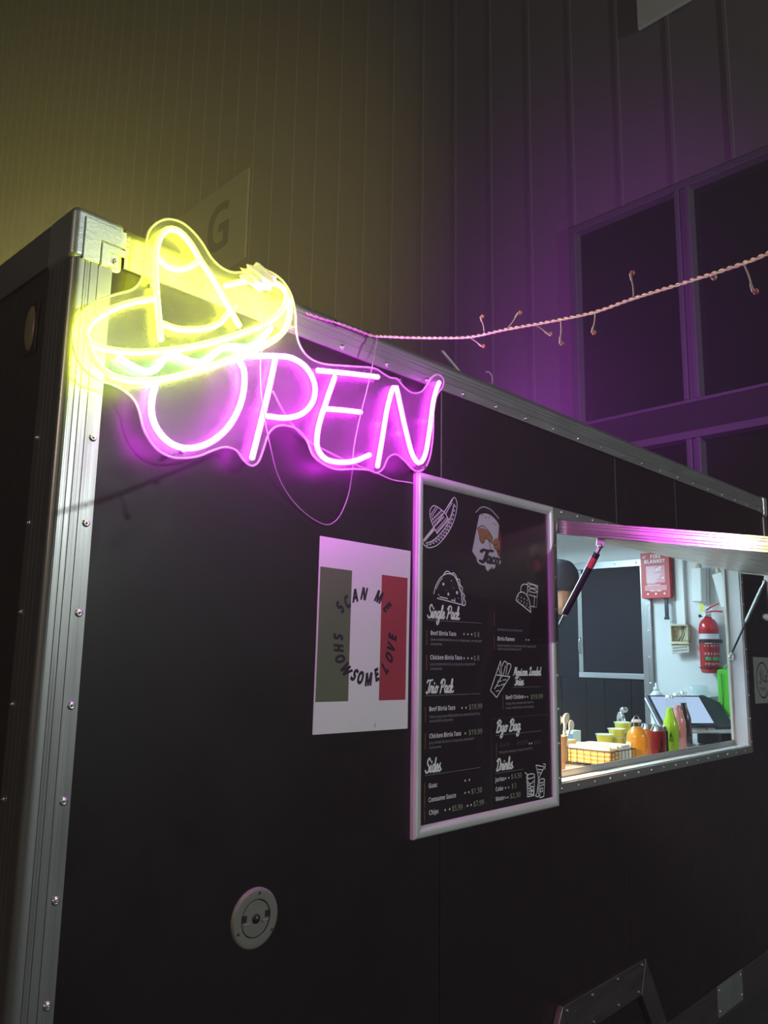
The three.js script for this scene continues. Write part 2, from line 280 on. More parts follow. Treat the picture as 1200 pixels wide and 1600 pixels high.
// --- serving window: frame bars, sill, jambs
{
  const f = hub(T, 'window_frame', [2.89, WY0, 0]);
  const b = [part(f, 'frame_bar', bx(2.106, 3.668, 1.157, WY0, 0.0005, 0.007, 0.001), M.aluAlong), part(f, 'frame_bar', bx(2.106, 3.668, WY1 - 0.002, 1.996, 0.0005, 0.007, 0.001), M.aluAlong),
    part(f, 'frame_bar', bx(2.106, WX0, WY0 + 0.0005, WY1 - 0.0025, 0.0005, 0.007, 0.001), M.aluUp), part(f, 'frame_bar', bx(WX1, 3.668, WY0 + 0.0005, WY1 - 0.0025, 0.0005, 0.007, 0.001), M.aluUp)];
  for (let x = 2.128; x < 3.66; x += 0.0965) { part(b[0], 'rivet', rivetGeo, M.rivet, [x, 1.17, 0.007]); part(b[1], 'rivet', rivetGeo, M.rivet, [x + 0.03, 1.986, 0.007]); }
  for (let y = 1.2; y < 1.95; y += 0.097) { part(b[2], 'rivet', rivetGeo, M.rivet, [2.117, y, 0.007]); part(b[3], 'rivet', rivetGeo, M.rivet, [3.657, y, 0.007]); }
  part(T, 'window_sill', bx(WX0, WX1, 1.168, WY0 - 0.0005, -0.058, 0.0, 0.001), M.sill);
  part(T, 'sill_lip', bx(WX0, WX1, 1.166, 1.2035, -0.066, -0.0585, 0.001), M.aluAlong);
  part(T, 'window_jamb', bx(WX1 - 0.004, WX1 + 0.01, WY0, WY1, -0.062, 0.0, 0.001), M.white);
  part(T, 'window_jamb', bx(WX0 - 0.01, WX0 + 0.004, WY0, WY1, -0.062, 0.0, 0.001), M.white);
  part(T, 'window_head', bx(WX0, WX1, WY1 - 0.004, WY1 + 0.01, -0.062, 0.0, 0.001), M.white);
  part(T, 'jamb_trim', bx(WX1 - 0.016, WX1 - 0.0045, WY0 + 0.02, WY1 - 0.005, -0.066, -0.056, 0.001), M.sill);
  part(T, 'counter', bx(0.66, 3.94, 1.127, 1.165, -0.56, -0.0665, 0.003), M.counter);
  part(T, 'counter_front', bx(0.66, 3.94, 0.42, 1.127, -0.55, -0.53, 0.001), M.galv);
}
// --- the hatch hinged over the window, propped on two gas struts
{
  const h = hub(T, 'serving_hatch', [2.8875, 1.9365, 0.010]); h.rotation.x = R(9.6);
  const add = (name, g, m) => { const q = shade(new THREE.Mesh(g, m)); q.name = name; h.add(q); return q; };
  add('top_skin', bx(-0.74, 0.74, 0.012, 0.018, 0.004, 0.752, 0.001), M.black);
  add('underside_sheet', bx(-0.735, 0.735, -0.0165, -0.0145, 0.004, 0.75, 0.0005), M.aluHatch);
  const prof = (s) => { const p = [...grooved(-0.02, 0.02, 0.759, [-0.013, -0.005, 0.007, 0.014], 0.0012, 0.0009).map(([y, x]) => [s * x, y]), [s * 0.728, 0.02], [s * 0.728, -0.02]]; return s < 0 ? p.reverse() : p; };
  for (const s of [-1, 1]) add('edge_bar', uvBox(new THREE.ExtrudeGeometry(new THREE.Shape(prof(s).map(([x, y]) => new THREE.Vector2(x, y))), { depth: 0.77, bevelEnabled: false })), M.aluHatchEdge);
  add('edge_bar', bx(-0.728, 0.728, -0.02, 0.02, 0.752, 0.77, 0.002), M.aluHatch);
  for (const s of [-1, 1]) add('strut_bracket', [bx(s * 0.715 - 0.014, s * 0.715 + 0.014, -0.020, -0.0167, 0.105, 0.15, 0.001), bx(s * 0.715 - 0.002, s * 0.715 + 0.002, -0.045, -0.019, 0.115, 0.14, 0.001)].reduce((a, b) => mergeGeometries([a, b].map(plain))), M.rivet);
  part(T, 'hinge', rod(V(2.14, 1.958, 0.012), V(3.64, 1.958, 0.012), 0.006), M.aluAlong);
  const strut = (a, b, thick, thin, split, mats, label) => {
    const d = b.clone().sub(a), g = hub(T, 'gas_strut', a.toArray(), label), p = (k) => a.clone().addScaledVector(d, k);
    part(g, 'end_fitting', mergeGeometries([rod(p(0), p(0.07), 0.006), new THREE.SphereGeometry(0.0085, 14, 10).translate(a.x, a.y, a.z)].map((q) => plain(q.toNonIndexed()))), M.rivet);
    part(g, 'cylinder', mergeGeometries([rod(p(0.07), p(split), thick, thick, 20), rod(p(split), p(split + 0.02), thick, thin * 1.2, 20)].map((q) => plain(q.toNonIndexed()))), mats[0]);
    part(g, 'piston_rod', rod(p(split + 0.01), p(0.97), thin), mats[1]);
    part(g, 'end_fitting', mergeGeometries([rod(p(0.94), p(1), 0.006), new THREE.SphereGeometry(0.0085, 14, 10).translate(b.x, b.y, b.z)].map((q) => plain(q.toNonIndexed()))), M.rivet);
    return [g, p, d];
  };
  const [g, p] = strut(V(2.172, 1.872, 0.130), V(2.149, 1.590, -0.036), 0.0105, 0.0042, 0.70, [M.blackPlastic, M.chrome], 'black gas strut');
  part(g, 'warning_label', rod(p(0.12), p(0.22), 0.0108, 0.0108, 20), std([0.6, 0.1, 0.1], { roughness: 0.5 }), null, 'red label');
  strut(V(3.602, 1.872, 0.120), V(3.628, 1.556, -0.052), 0.0085, 0.004, 0.52, [M.galv, M.blackPlastic], 'grey gas strut');
  part(T, 'strut_mount', bx(3.629, 3.641, 1.543, 1.57, -0.06, -0.038, 0.001), M.rivet);
  part(T, 'strut_mount', bx(2.1345, 2.1445, 1.577, 1.604, -0.046, -0.026, 0.001), M.rivet);
}
// --- door in the end wall: frame, dark screen, black lower boards
{
  const d = hub(T, 'end_door', [3.94, 0.42, -0.95]), x0 = 3.93, x1 = 3.951;
  part(d, 'door_frame', bx(x0, x1, 0.43, 2.012, -0.600, -0.548, 0.002), M.aluUp);
  part(d, 'door_frame', bx(x0, x1, 2.0125, 2.05, -1.36, -0.548, 0.002), M.aluAlong);
  part(d, 'door_frame', bx(x0, x1, 0.43, 2.012, -1.36, -1.31, 0.002), M.aluUp);
  for (const y of [2.031]) for (const z of [-0.62, -0.74, -0.86, -1.0]) part(d, 'rivet', rivetGeo.clone().rotateY(-Math.PI / 2), M.rivet, [x0, y, z]);
  for (let y = 0.9; y < 2; y += 0.13) part(d, 'rivet', rivetGeo.clone().rotateY(-Math.PI / 2), M.rivet, [x0, y, -0.565]);
  part(d, 'screen', bx(3.943, 3.949, 1.464, 2.012, -0.94, -0.600, 0), M.screenMesh);
  part(d, 'mid_rail', bx(3.934, 3.949, 1.436, 1.464, -0.97, -0.600, 0.002), M.aluAlong);
  part(d, 'screen_stile', bx(3.934, 3.949, 1.464, 2.012, -0.968, -0.942, 0.002), M.aluUp);
  part(d, 'upper_board', bx(3.941, 3.949, 1.436, 2.012, -1.31, -0.972, 0.001), M.darkDoor);
  for (const [a, b] of [[-0.673, -0.6005], [-0.822, -0.676], [-0.93, -0.825], [-1.08, -0.933], [-1.31, -1.083]]) part(d, 'lower_board', bx(3.941, 3.949, 0.43, 1.4355, a, b, 0.002), M.darkDoor);
  part(d, 'handle', hose([V(3.94, 1.56, -0.957), V(3.925, 1.57, -0.957), V(3.925, 1.64, -0.957), V(3.94, 1.65, -0.957)], 0.004), M.chrome);
}
// --- wheel arch trim and the joint plate on the bottom rail
{
  const a = hub(T, 'wheel_arch_trim', [2.34, 0.37, 0]);
  part(a, 'arch_bar', plate([[2.092, 0.606], [2.586, 0.609], [2.549, 0.512], [2.13, 0.506]], 0.001, 0.02, 0.002), M.darkAlu);
  part(a, 'arch_leg', plate([[2.588, 0.608], [2.728, 0.371], [2.64, 0.371], [2.551, 0.512]], 0.001, 0.02, 0.002), M.darkAlu);
  part(a, 'arch_leg', plate([[2.09, 0.606], [2.128, 0.506], [2.03, 0.371], [1.945, 0.371]], 0.001, 0.02, 0.002), M.darkAlu);
  for (const y of [0.577, 0.54]) part(a, 'ridge', bx(2.125, 2.55, y - 0.0015, y + 0.0015, 0.019, 0.0225, 0.0008), M.darkAlu);
  for (const [x, y] of [[2.11, 0.59], [2.25, 0.592], [2.40, 0.595], [2.56, 0.596], [2.25, 0.522], [2.4, 0.524], [2.53, 0.525]]) part(a, 'screw', screwGeo, M.darkAlu, [x, y, 0.02]);
  const p = part(T, 'joint_plate', bx(3.16, 3.4, 0.266, 0.372, 0.0055, 0.0095, 0.001), M.galv);
  for (const [x, y] of [[3.175, 0.355], [3.175, 0.285], [3.385, 0.355], [3.385, 0.285]]) part(p, 'rivet', rivetGeo, M.rivet, [x, y, 0.0095]);
}

// ================================================================ NEON SIGN
{
  const S = thing('neon_sign', 'glowing open sign with a yellow sombrero over pink letters on a clear panel', 'neon sign', [1.0, 1.86, 0.03]);
  const spline = (pts, z, n = 3) => new THREE.CatmullRomCurve3(pts.map(([u, v]) => on(u, v, z)), false, 'centripetal').getPoints(pts.length * n);
  const ZP = 0.0395, ZT = 0.0505;
  const outline = [[262, 342], [283, 347], [300, 360], [315, 378], [330, 402], [345, 417], [362, 425], [382, 424], [403, 421], [423, 425], [443, 440], [455, 460], [461.5, 487], [463, 517], [468, 538], [480, 556], [500, 567], [547, 572], [587, 576], [598, 583], [610, 590], [621, 592], [629, 602], [643, 613], [658, 612], [667, 601], [674, 590], [685, 585], [693, 593], [692, 604], [683, 617], [678, 640], [676, 687], [670, 720], [660, 735], [647, 735], [631, 719], [618, 710], [607, 715], [598, 733], [588, 739], [577, 735], [553, 733], [523, 733], [501, 723], [488, 710], [480, 690], [467, 673], [447, 665], [431, 667], [420, 678], [412, 701], [403, 723], [393, 728], [381, 720], [369, 704], [352, 699], [333, 704], [310, 713], [290, 716], [266, 714], [243, 700], [225, 672], [218, 645], [210, 626], [193, 610], [173, 600], [157, 595], [141, 586], [124, 567], [114, 541], [113, 517], [123, 493], [146, 473], [180, 460], [207, 452], [219, 440], [225, 420], [227, 388], [233, 361], [247, 347]];
  const loop = new THREE.CatmullRomCurve3(outline.map(([u, v]) => on(u, v, ZP)), true, 'centripetal').getPoints(outline.length * 3).slice(0, -1);
  const acrylic = phys([0.97, 0.97, 0.97], { roughness: 0.34, transmission: 1, thickness: 0, ior: 1.49 });
  const rimM = phys([0.95, 0.95, 0.95], { roughness: 0.55, transmission: 0.45, thickness: 0 });
  part(S, 'clear_panel', plate(loop.map((p) => [p.x, p.y]), ZP - 0.0022, ZP + 0.0022), acrylic);
  part(S, 'panel_edge', new THREE.TubeGeometry(new THREE.CatmullRomCurve3(loop, true), loop.length * 2, 0.0021, 8, true), rimM);
  const glow = (k) => new THREE.MeshStandardMaterial({ color: new THREE.Color(0.9, 0.9, 0.9), emissive: new THREE.Color().setRGB(...k.color), emissiveIntensity: k.glow, roughness: 0.5 });
  const G = { yellow: glow(L.yellow), green: glow(L.green), pink: glow(L.pink) };
  const tube = (name, kind, pts, label, first = 0) => {
    const p = spline(pts, ZT, 4), t = part(S, name, hose(p, 0.0058, false, 12, 1), G[kind], null, label), c = new THREE.CatmullRomCurve3(p, false, 'centripetal'), len = c.getLength(), n = Math.max(1, Math.round(len / 0.21));
    for (let i = 0; i < n; i++) { const q = c.getPointAt((i + 0.5) / n); lamp(L[kind], q.toArray(), 0.27, len / n / 0.21).name = 'neon_tube_light'; }
    return t;
  };
  tube('hat_crown_tube', 'yellow', [[251, 529], [247, 487], [243, 437], [243.5, 397], [250, 371], [263, 358.5], [280, 362], [297, 380], [313, 407], [334, 438], [356, 478], [373, 508]], 'yellow tube of the hat crown');
  tube('hat_band_tube', 'yellow', [[248, 404], [260, 415], [280, 420.5], [299, 415], [311, 407]], 'short yellow tube across the crown');
  tube('hat_band_tube', 'yellow', [[254, 506], [273, 513], [300, 515], [326, 512], [346, 502], [355, 490]], 'yellow tube closing the crown');
  tube('hat_brim_tube', 'yellow', [[239, 467], [207, 472.5], [170, 486], [144, 503], [134, 519], [138, 533], [157, 543], [197, 549.5], [240, 549], [280, 545], [330, 535], [373, 522], [410, 508], [434, 492], [446, 474], [447, 457], [436, 445], [424, 441]], 'yellow tube of the upper brim');
  tube('hat_brim_tube', 'yellow', [[384, 440], [368, 442], [353, 446]], 'short yellow tube behind the crown');
  tube('hat_brim_tube', 'yellow', [[141, 545], [147, 561], [160, 577], [177, 588], [204, 594.5], [240, 594.5], [281, 587], [330, 572], [380, 554], [423, 534], [444, 516], [452, 494], [453, 468]], 'yellow tube of the lower brim');
  tube('hat_zigzag_tube', 'green', [[187, 560], [207, 572.5], [227, 580], [243, 577], [257, 561], [273, 555], [298, 564.5], [320, 565], [337, 551], [353, 541.5], [388, 542], [405, 534], [423, 513]], 'green wavy tube inside the brim');
  tube('letter_o_tube', 'pink', [[243, 601], [238, 621], [237, 647], [247, 673], [267, 693], [293, 700.5], [327, 692], [357, 667], [376, 631], [382, 598], [380, 574], [374, 565]]);
  tube('letter_p_tube', 'pink', [[392, 557], [430, 556.5], [457, 560], [480, 576], [492, 602], [489, 627], [473, 646], [447, 653], [419, 650.5]]);
  tube('letter_p_tube', 'pink', [[430, 563], [418, 618], [405, 672], [394, 715]]);
  tube('letter_e_tube', 'pink', [[497, 579], [540, 583], [590, 589]]);
  tube('letter_e_tube', 'pink', [[523, 590], [510, 627], [497, 671], [496, 700], [507, 716], [527, 722], [553, 720.5], [577, 711]]);
  tube('letter_e_tube', 'pink', [[511, 639], [537, 641], [563, 644]]);
  tube('letter_n_tube', 'pink', [[590, 728], [597, 687], [606, 634], [615, 605], [618, 603], [624, 627], [633, 668], [646, 714], [655, 723.5], [663, 714], [671, 673], [677, 627], [682, 608], [686, 598]]);
  const wrapM = phys([0.9, 0.9, 0.84], { roughness: 0.6, transmission: 0.35, thickness: 0 });
  const wrap = mergeVertices(new THREE.SphereGeometry(1, 22, 16).deleteAttribute('normal').deleteAttribute('uv')), wp = wrap.attributes.position, cw = on(404, 433, 0.062);
  for (let i = 0; i < wp.count; i++) { const v = V(wp.getX(i), wp.getY(i), wp.getZ(i)), k = 0.82 + 0.28 * Math.sin(v.x * 7 + v.y * 5) * Math.sin(v.z * 6 + v.y * 4) + 0.1 * rnd(); wp.setXYZ(i, v.x * 0.044 * k, v.y * 0.026 * k, v.z * 0.02 * k); }
  wrap.computeVertexNormals();
  part(S, 'connector_wrap', wrap.rotateZ(R(10)), wrapM, cw.toArray(), 'pale crumpled wrap over the cable joint');
  for (const [u, v] of [[225, 452], [274, 708], [652, 733], [616, 597]]) { const p = on(u, v, 0.02); part(S, 'standoff', rod(V(p.x, p.y, 0.0005), V(p.x, p.y, 0.047), 0.0045, 0.0045, 12), M.chrome); }
  const clearCord = std([0.45, 0.42, 0.44], { roughness: 0.35 });
  const cord = (name, pts, r, m, label) => { const t = hose(pts.map(([u, v, z]) => on(u, v, z)), r, false, 8, 5); return part(S, name, t, m, null, label); };
  cord('sign_cord', [[424, 446, 0.058], [417, 470, 0.062], [412, 505, 0.064], [409, 545, 0.064], [407, 580, 0.062], [409, 620, 0.06], [414, 655, 0.055], [422, 695, 0.04], [434, 742, 0.02], [454, 778, 0.008], [478, 803, 0.006], [498, 816, 0.006], [513, 820, 0.006], [528, 810, 0.007], [543, 778, 0.01], [550, 740, 0.03], [553, 700, 0.05], [563, 650, 0.06], [572, 615, 0.062], [580, 580, 0.05], [586, 550, 0.02], [590, 524, 0.012]], 0.0011, clearCord, 'thin cord looping below the pink letters and up to the roof edge');
  cord('power_cord', [[427, 612, 0.02], [440, 638, 0.018], [457, 664, 0.014], [480, 688, 0.012], [507, 703, 0.012], [533, 716, 0.012], [560, 728, 0.012], [588, 739, 0.011], [613, 750, 0.009], [632, 753, 0.008], [644, 755, 0.006]], 0.0021, clearCord, 'pale cord slanting from behind the letters to the menu board frame');
}

// ================================================================ MENU BOARD
const GLYPH = {
  i: [0.45, [-.1, .1, .12, .9, .1, .2, .25, .02, .45, .2], [.2, 1.3, .22, 1.42]], n: [0.75, [-.1, .1, .1, .95, .08, .05], [.08, .5, .35, .98, .5, .7, .48, .15, .62, .02, .8, .2]],
  g: [0.75, [.55, .85, .25, .98, .02, .5, .22, .05, .5, .5, .56, .95, .52, -.5, .25, -.9, .05, -.6, .35, -.2, .8, .2]], l: [0.42, [-.1, .1, .3, 1.3, .32, 1.85, .15, 1.7, .12, .3, .25, .02, .45, .2]],
  e: [0.55, [-.1, .15, .3, .5, .42, .8, .25, .98, .05, .6, .1, .12, .35, .02, .6, .25]], a: [0.75, [.5, .85, .22, .98, .02, .5, .2, .04, .45, .4, .53, .95, .5, .15, .62, .02, .8, .2]],
  c: [0.55, [.5, .8, .3, .98, .05, .5, .25, .03, .6, .25]], k: [0.7, [-.1, .1, .25, 1.2, .3, 1.85, .14, 1.7, .1, 0], [.1, .4, .4, .95, .45, .7, .15, .5, .4, .1, .55, .02, .75, .2]],
  r: [0.55, [-.1, .1, .08, .95, .2, .85, .4, .9, .35, .3, .42, .05, .6, .2]], o: [0.65, [.3, .98, .04, .5, .25, .02, .52, .5, .3, .98, .4, .8, .7, .85]],
  d: [0.75, [.5, .85, .22, .98, .02, .5, .2, .04, .45, .4, .58, 1.85, .5, .15, .62, .02, .8, .2]], s: [0.58, [-.1, .1, .12, .6, .36, 1.05, .26, .7, .5, .35, .4, .03, .08, .06], [.42, .04, .66, .22]],
  x: [0.6, [0, .85, .15, .9, .35, .1, .55, .15], [.5, .95, .02, .02]], y: [0.75, [-.1, .2, .08, .95, .08, .3, .25, .1, .45, .4, .52, .95, .5, -.5, .25, -.9, .08, -.6, .4, -.2, .8, .2]],
  S: [0.98, [.85, 1.6, .6, 1.9, .3, 1.6, .4, 1.1, .75, .7, .7, .15, .3, 0, 0, .3]], P: [1, [.32, 1.7, .25, .8, .1, 0], [0, 1.4, .3, 1.85, .8, 1.8, .9, 1.3, .6, .85, .28, .85]],
  T: [0.85, [0, 1.5, .2, 1.8, .6, 1.75, 1.1, 1.85], [.62, 1.75, .5, .6, .3, 0, .05, .15]], F: [0.85, [0, 1.5, .2, 1.8, .6, 1.75, 1.1, 1.85], [.62, 1.75, .5, .6, .3, 0, .05, .15], [.25, .9, .75, .95]],
  M: [1.15, [0, .1, .2, .6, .35, 1.85, .5, .6, .85, 1.85, .85, .4, .95, .02, 1.15, .2]], L: [0.85, [.1, 1.5, .5, 1.9, .5, 1.4, .2, .2, .1, .02, .5, .15, .9, .05]],
  B: [0.95, [.32, 1.7, .2, .6, .1, 0], [0, 1.4, .4, 1.85, .8, 1.6, .6, 1.05, .3, 1, .75, .9, .85, .35, .5, 0, .1, .05]], D: [1.05, [.35, 1.7, .3, .6, .15, .05, .7, .1, .95, .8, .8, 1.6, .4, 1.85, 0, 1.5]],
  G: [0.95, [.85, 1.5, .6, 1.88, .15, 1.3, .1, .5, .4, 0, .8, .3, .85, .85, .5, .85]],
  C: [0.9, [.85, 1.5, .6, 1.88, .15, 1.3, .1, .5, .4, 0, .85, .35]], '-': [0.5, [.08, .6, .42, .62]], ' ': [0.5],
};
function curve(c, flat, x, y, s, slant) {                                     // a smooth pen stroke through points (y up)
  const n = flat.length / 2, P = (i) => [x + (flat[i * 2] + flat[i * 2 + 1] * slant) * s, y - flat[i * 2 + 1] * s];
  c.beginPath(); c.moveTo(...P(0));
  for (let i = 0; i < n - 1; i++) { const p0 = P(Math.max(0, i - 1)), p1 = P(i), p2 = P(i + 1), p3 = P(Math.min(n - 1, i + 2)); c.bezierCurveTo(p1[0] + (p2[0] - p0[0]) / 6, p1[1] + (p2[1] - p0[1]) / 6, p2[0] - (p3[0] - p1[0]) / 6, p2[1] - (p3[1] - p1[1]) / 6, p2[0], p2[1]); }
  c.stroke();
}
function script(c, text, x, y, width, size, weight, slant = 0.18) {            // a joined pen script, fitted to a width
  let w = 0; for (const ch of text) w += GLYPH[ch][0];
  c.save(); c.translate(x, y); c.scale(width / (w * size), 1); c.lineWidth = weight; c.lineCap = c.lineJoin = 'round';
  let at = 0; for (const ch of text) { for (const st of GLYPH[ch].slice(1)) curve(c, st, at * size, 0, size, slant); at += GLYPH[ch][0]; }
  c.restore();
}
function fit(c, text, x, y, width) { const w = c.measureText(text).width; c.save(); c.translate(x, y); c.scale(width / w, 1); c.fillText(text, 0, 0); c.restore(); }
const menuTex = canvasTex(1146, 1636, (c, w, h) => {
  c.fillStyle = '#151017'; c.fillRect(0, 0, w, h);
  const white = '#fbf8ff', dim = '#b5aebb', green = '#b4bda4', orange = '#a5523f';
  c.strokeStyle = white; c.fillStyle = white; c.lineCap = c.lineJoin = 'round';
  const ln = (pts, close) => { c.beginPath(); pts.forEach(([x, y], i) => (i ? c.lineTo(x, y) : c.moveTo(x, y))); if (close) c.closePath(); c.stroke(); };
  const sm = (pts, close) => { c.beginPath(); const n = pts.length; c.moveTo(...pts[0]); for (let i = 0; i < n - (close ? 0 : 1); i++) { const g = (k) => (close ? pts[(k + n) % n] : pts[Math.max(0, Math.min(n - 1, k))]), a = g(i - 1), b = g(i), d = g(i + 1), e = g(i + 2); c.bezierCurveTo(b[0] + (d[0] - a[0]) / 6, b[1] + (d[1] - a[1]) / 6, d[0] - (e[0] - b[0]) / 6, d[1] - (e[1] - b[1]) / 6, d[0], d[1]); } c.stroke(); };
  // sombrero line drawing, tilted
  c.lineWidth = 5.25;
  sm([[4, 290], [60, 235], [118, 180], [180, 110], [232, 48], [258, 30], [276, 50], [278, 75], [262, 130], [225, 195], [170, 255], [110, 300], [48, 318], [14, 306], [4, 290]]);
  sm([[252, 66], [228, 128], [188, 190], [135, 240], [78, 280], [30, 296]]); sm([[242, 44], [196, 92], [172, 118]]); sm([[236, 62], [206, 98], [184, 128]]); sm([[24, 284], [60, 250], [92, 222]]); sm([[14, 290], [52, 252], [84, 220]]);
  sm([[114, 238], [84, 205], [62, 165], [58, 130], [76, 104], [98, 98], [140, 108], [178, 126], [206, 152]]); sm([[114, 238], [140, 214], [178, 182], [206, 152]]);
  c.lineWidth = 4.25; sm([[64, 150], [82, 128], [104, 104]]); sm([[70, 160], [90, 136], [116, 108]]);
  for (let k = 0; k < 3; k++) { const z = []; for (let i = 0; i <= 12; i++) z.push([72 + k * 10 + i * 6.5, 176 + k * 14 - i * 5 + (i % 2 ? -7 : 5)]); ln(z); }
  sm([[104, 224], [134, 198], [168, 168], [192, 146]]); sm([[110, 232], [142, 204], [176, 174], [200, 150]]);
  for (let i = 0; i < 15; i++) { const t = i / 14, ax = 252 + (30 - 252) * t, ay = 66 + (296 - 66) * t, b = Math.sin(t * Math.PI) * 46; ln([[ax + b * 0.75 + 3, ay + b * 0.5 + 2], [ax + 14 + b * 0.8, ay + 12 + b * 0.85], [ax - 6 + b * 0.75, ay + 14 + b * 0.6]]); }
  // logo
  c.fillStyle = '#c9c8cf'; c.strokeStyle = '#c9c8cf'; c.lineWidth = 6.25; c.beginPath(); c.moveTo(470, 96); c.quadraticCurveTo(520, 66, 580, 84); c.quadraticCurveTo(630, 98, 652, 130); c.lineTo(640, 212); c.lineTo(618, 262); c.lineTo(640, 300); c.quadraticCurveTo(672, 310, 660, 344); c.lineTo(612, 352); c.lineTo(608, 376); c.quadraticCurveTo(540, 380, 548, 396); c.quadraticCurveTo(520, 392, 520, 368); c.lineTo(470, 364); c.quadraticCurveTo(440, 356, 442, 332); c.lineTo(404, 300); c.closePath(); c.fill();
  c.strokeStyle = '#241a2a'; c.lineWidth = 8.75; sm([[468, 78], [520, 56], [590, 66], [640, 96], [664, 120]]); c.strokeStyle = '#b3aebb'; c.lineWidth = 7.5; sm([[440, 84], [500, 46], [580, 52], [650, 90]]);
  c.fillStyle = '#a2744a'; c.beginPath(); c.moveTo(452, 176); c.quadraticCurveTo(500, 150, 552, 176); c.quadraticCurveTo(590, 196, 594, 232); c.quadraticCurveTo(560, 240, 540, 218); c.quadraticCurveTo(520, 214, 512, 238); c.quadraticCurveTo(486, 252, 470, 226); c.closePath(); c.fill(); c.beginPath(); c.arc(628, 238, 34, 0, 7); c.fill();
  c.strokeStyle = '#3d2418'; c.lineWidth = 5; sm([[452, 172], [500, 150], [552, 172], [592, 210]]); sm([[470, 226], [490, 246], [512, 238], [520, 216], [544, 220], [590, 240]]); sm([[556, 226], [568, 262], [580, 288]]); sm([[596, 236], [612, 246], [630, 236]]); sm([[606, 262], [622, 266], [640, 256]]);
  for (let i = 0; i < 26; i++) { c.fillStyle = ['#8a5a34', '#b98a5c', '#6d4426'][i % 3]; c.fillRect(470 + rnd() * 90, 176 + rnd() * 40, 7, 4); }
  c.fillStyle = '#b0202c'; c.globalAlpha = 0.75; c.beginPath(); c.moveTo(652, 140); c.quadraticCurveTo(680, 190, 664, 240); c.quadraticCurveTo(676, 290, 640, 306); c.lineTo(640, 290); c.quadraticCurveTo(664, 250, 650, 210); c.closePath(); c.fill(); c.globalAlpha = 1;
  c.fillStyle = '#33263a'; for (const [x, y] of [[500, 92], [530, 100], [560, 96], [600, 124], [620, 130]]) { c.beginPath(); c.arc(x, y, 4, 0, 7); c.fill(); }
  c.strokeStyle = '#241a2a'; script(c, 'T', 470, 350, 74, 38, 14, 0.12); script(c, 'aco', 530, 350, 116, 36, 12, 0.12); c.lineWidth = 3.75; script(c, 'Grill', 566, 386, 50, 9, 3);
  // taco drawing
  c.strokeStyle = white; c.lineWidth = 6.25; sm([[92, 545], [110, 500], [150, 456], [200, 436], [250, 442], [290, 480], [310, 530], [316, 572], [322, 590], [342, 588]]); ln([[120, 566], [318, 588]]); ln([[140, 558], [200, 563]]); ln([[232, 568], [262, 572]]);
  sm([[166, 446], [182, 428], [206, 424], [226, 434], [246, 428], [266, 440], [276, 456], [296, 460], [300, 484], [320, 500], [318, 522], [338, 540], [332, 556], [346, 572], [340, 590]]); c.lineWidth = 4.25; sm([[110, 520], [136, 482], [160, 462]]); sm([[256, 446], [276, 470], [292, 502], [304, 520]]); sm([[268, 446], [290, 478], [300, 500]]); sm([[318, 530], [328, 556], [324, 580]]);
  c.fillStyle = white; for (const [x, y, r] of [[166, 492, 8], [206, 540, 8], [276, 528, 9], [230, 470, 4], [130, 548, 4], [258, 562, 4], [286, 556, 3], [190, 520, 2], [246, 506, 3]]) { c.beginPath(); c.arc(x, y, r, 0, 7); c.fill(); }
  // wraps, upper right
  c.lineWidth = 6.25; sm([[806, 536], [830, 500], [870, 486], [916, 500], [946, 540], [956, 596]]); ln([[806, 536], [956, 598], [950, 574]]); sm([[856, 486], [862, 456], [890, 440], [930, 440]]); ln([[930, 428], [1034, 440], [1018, 566], [962, 562]]); ln([[930, 428], [924, 496]]); c.lineWidth = 5; for (const y of [446, 470]) sm([[938, y], [975, y - 10], [1024, y + 4], [990, y + 12], [938, y + 6]]); ln([[940, 498], [1022, 506]]); ln([[1000, 500], [990, 562]]);
  c.fillStyle = white; for (let i = 0; i < 12; i++) { c.beginPath(); c.arc(830 + (i % 4) * 30 + (i > 7 ? 18 : 0), 512 + Math.floor(i / 4) * 20 + (i % 4) * 6, 4.5, 0, 7); c.fill(); }
  // cone of fries
  c.lineWidth = 6.25; ln([[560, 1028], [616, 1066], [742, 958], [620, 948]]); ln([[560, 1028], [654, 874], [664, 942]]); ln([[600, 1020], [668, 950]]); sm([[668, 900], [690, 876], [716, 890], [704, 944]]); sm([[716, 890], [740, 888], [752, 904], [722, 948]]); ln([[700, 900], [680, 946]]); ln([[634, 906], [652, 944]]); c.lineWidth = 5; ln([[628, 982], [662, 980]]); ln([[674, 976], [706, 974]]); ln([[620, 1006], [648, 1004]]); ln([[660, 1002], [690, 996]]); ln([[612, 1034], [640, 1030]]);
  // drinks
  c.lineWidth = 6.25; ln([[888, 1504], [896, 1606], [960, 1606], [966, 1500]]); c.beginPath(); c.ellipse(927, 1500, 40, 12, 0, 0, 7); c.stroke(); sm([[896, 1530], [927, 1540], [962, 1528]]); ln([[874, 1476], [896, 1490], [902, 1560]]); for (const [x, y] of [[912, 1556], [940, 1566], [918, 1586], [944, 1590]]) c.strokeRect(x - 11, y - 9, 22, 18);
  ln([[982, 1446], [1066, 1462]]); sm([[982, 1446], [1000, 1500], [1004, 1530], [988, 1596], [976, 1610], [1010, 1618], [1004, 1596], [1004, 1530], [1040, 1490], [1070, 1462]]); ln([[1000, 1470], [1050, 1478]]); ln([[1004, 1486], [1036, 1496]]); sm([[1060, 1446], [1080, 1452], [1074, 1476]]);
  ln([[1012, 1540], [1022, 1626], [1060, 1622], [1070, 1532]]); c.beginPath(); c.ellipse(1041, 1536, 29, 11, 0, 0, 7); c.stroke(); ln([[1016, 1562], [1066, 1558]]); c.strokeRect(1026, 1576, 22, 18);
  // headings and their rules
  c.strokeStyle = '#ffffff';
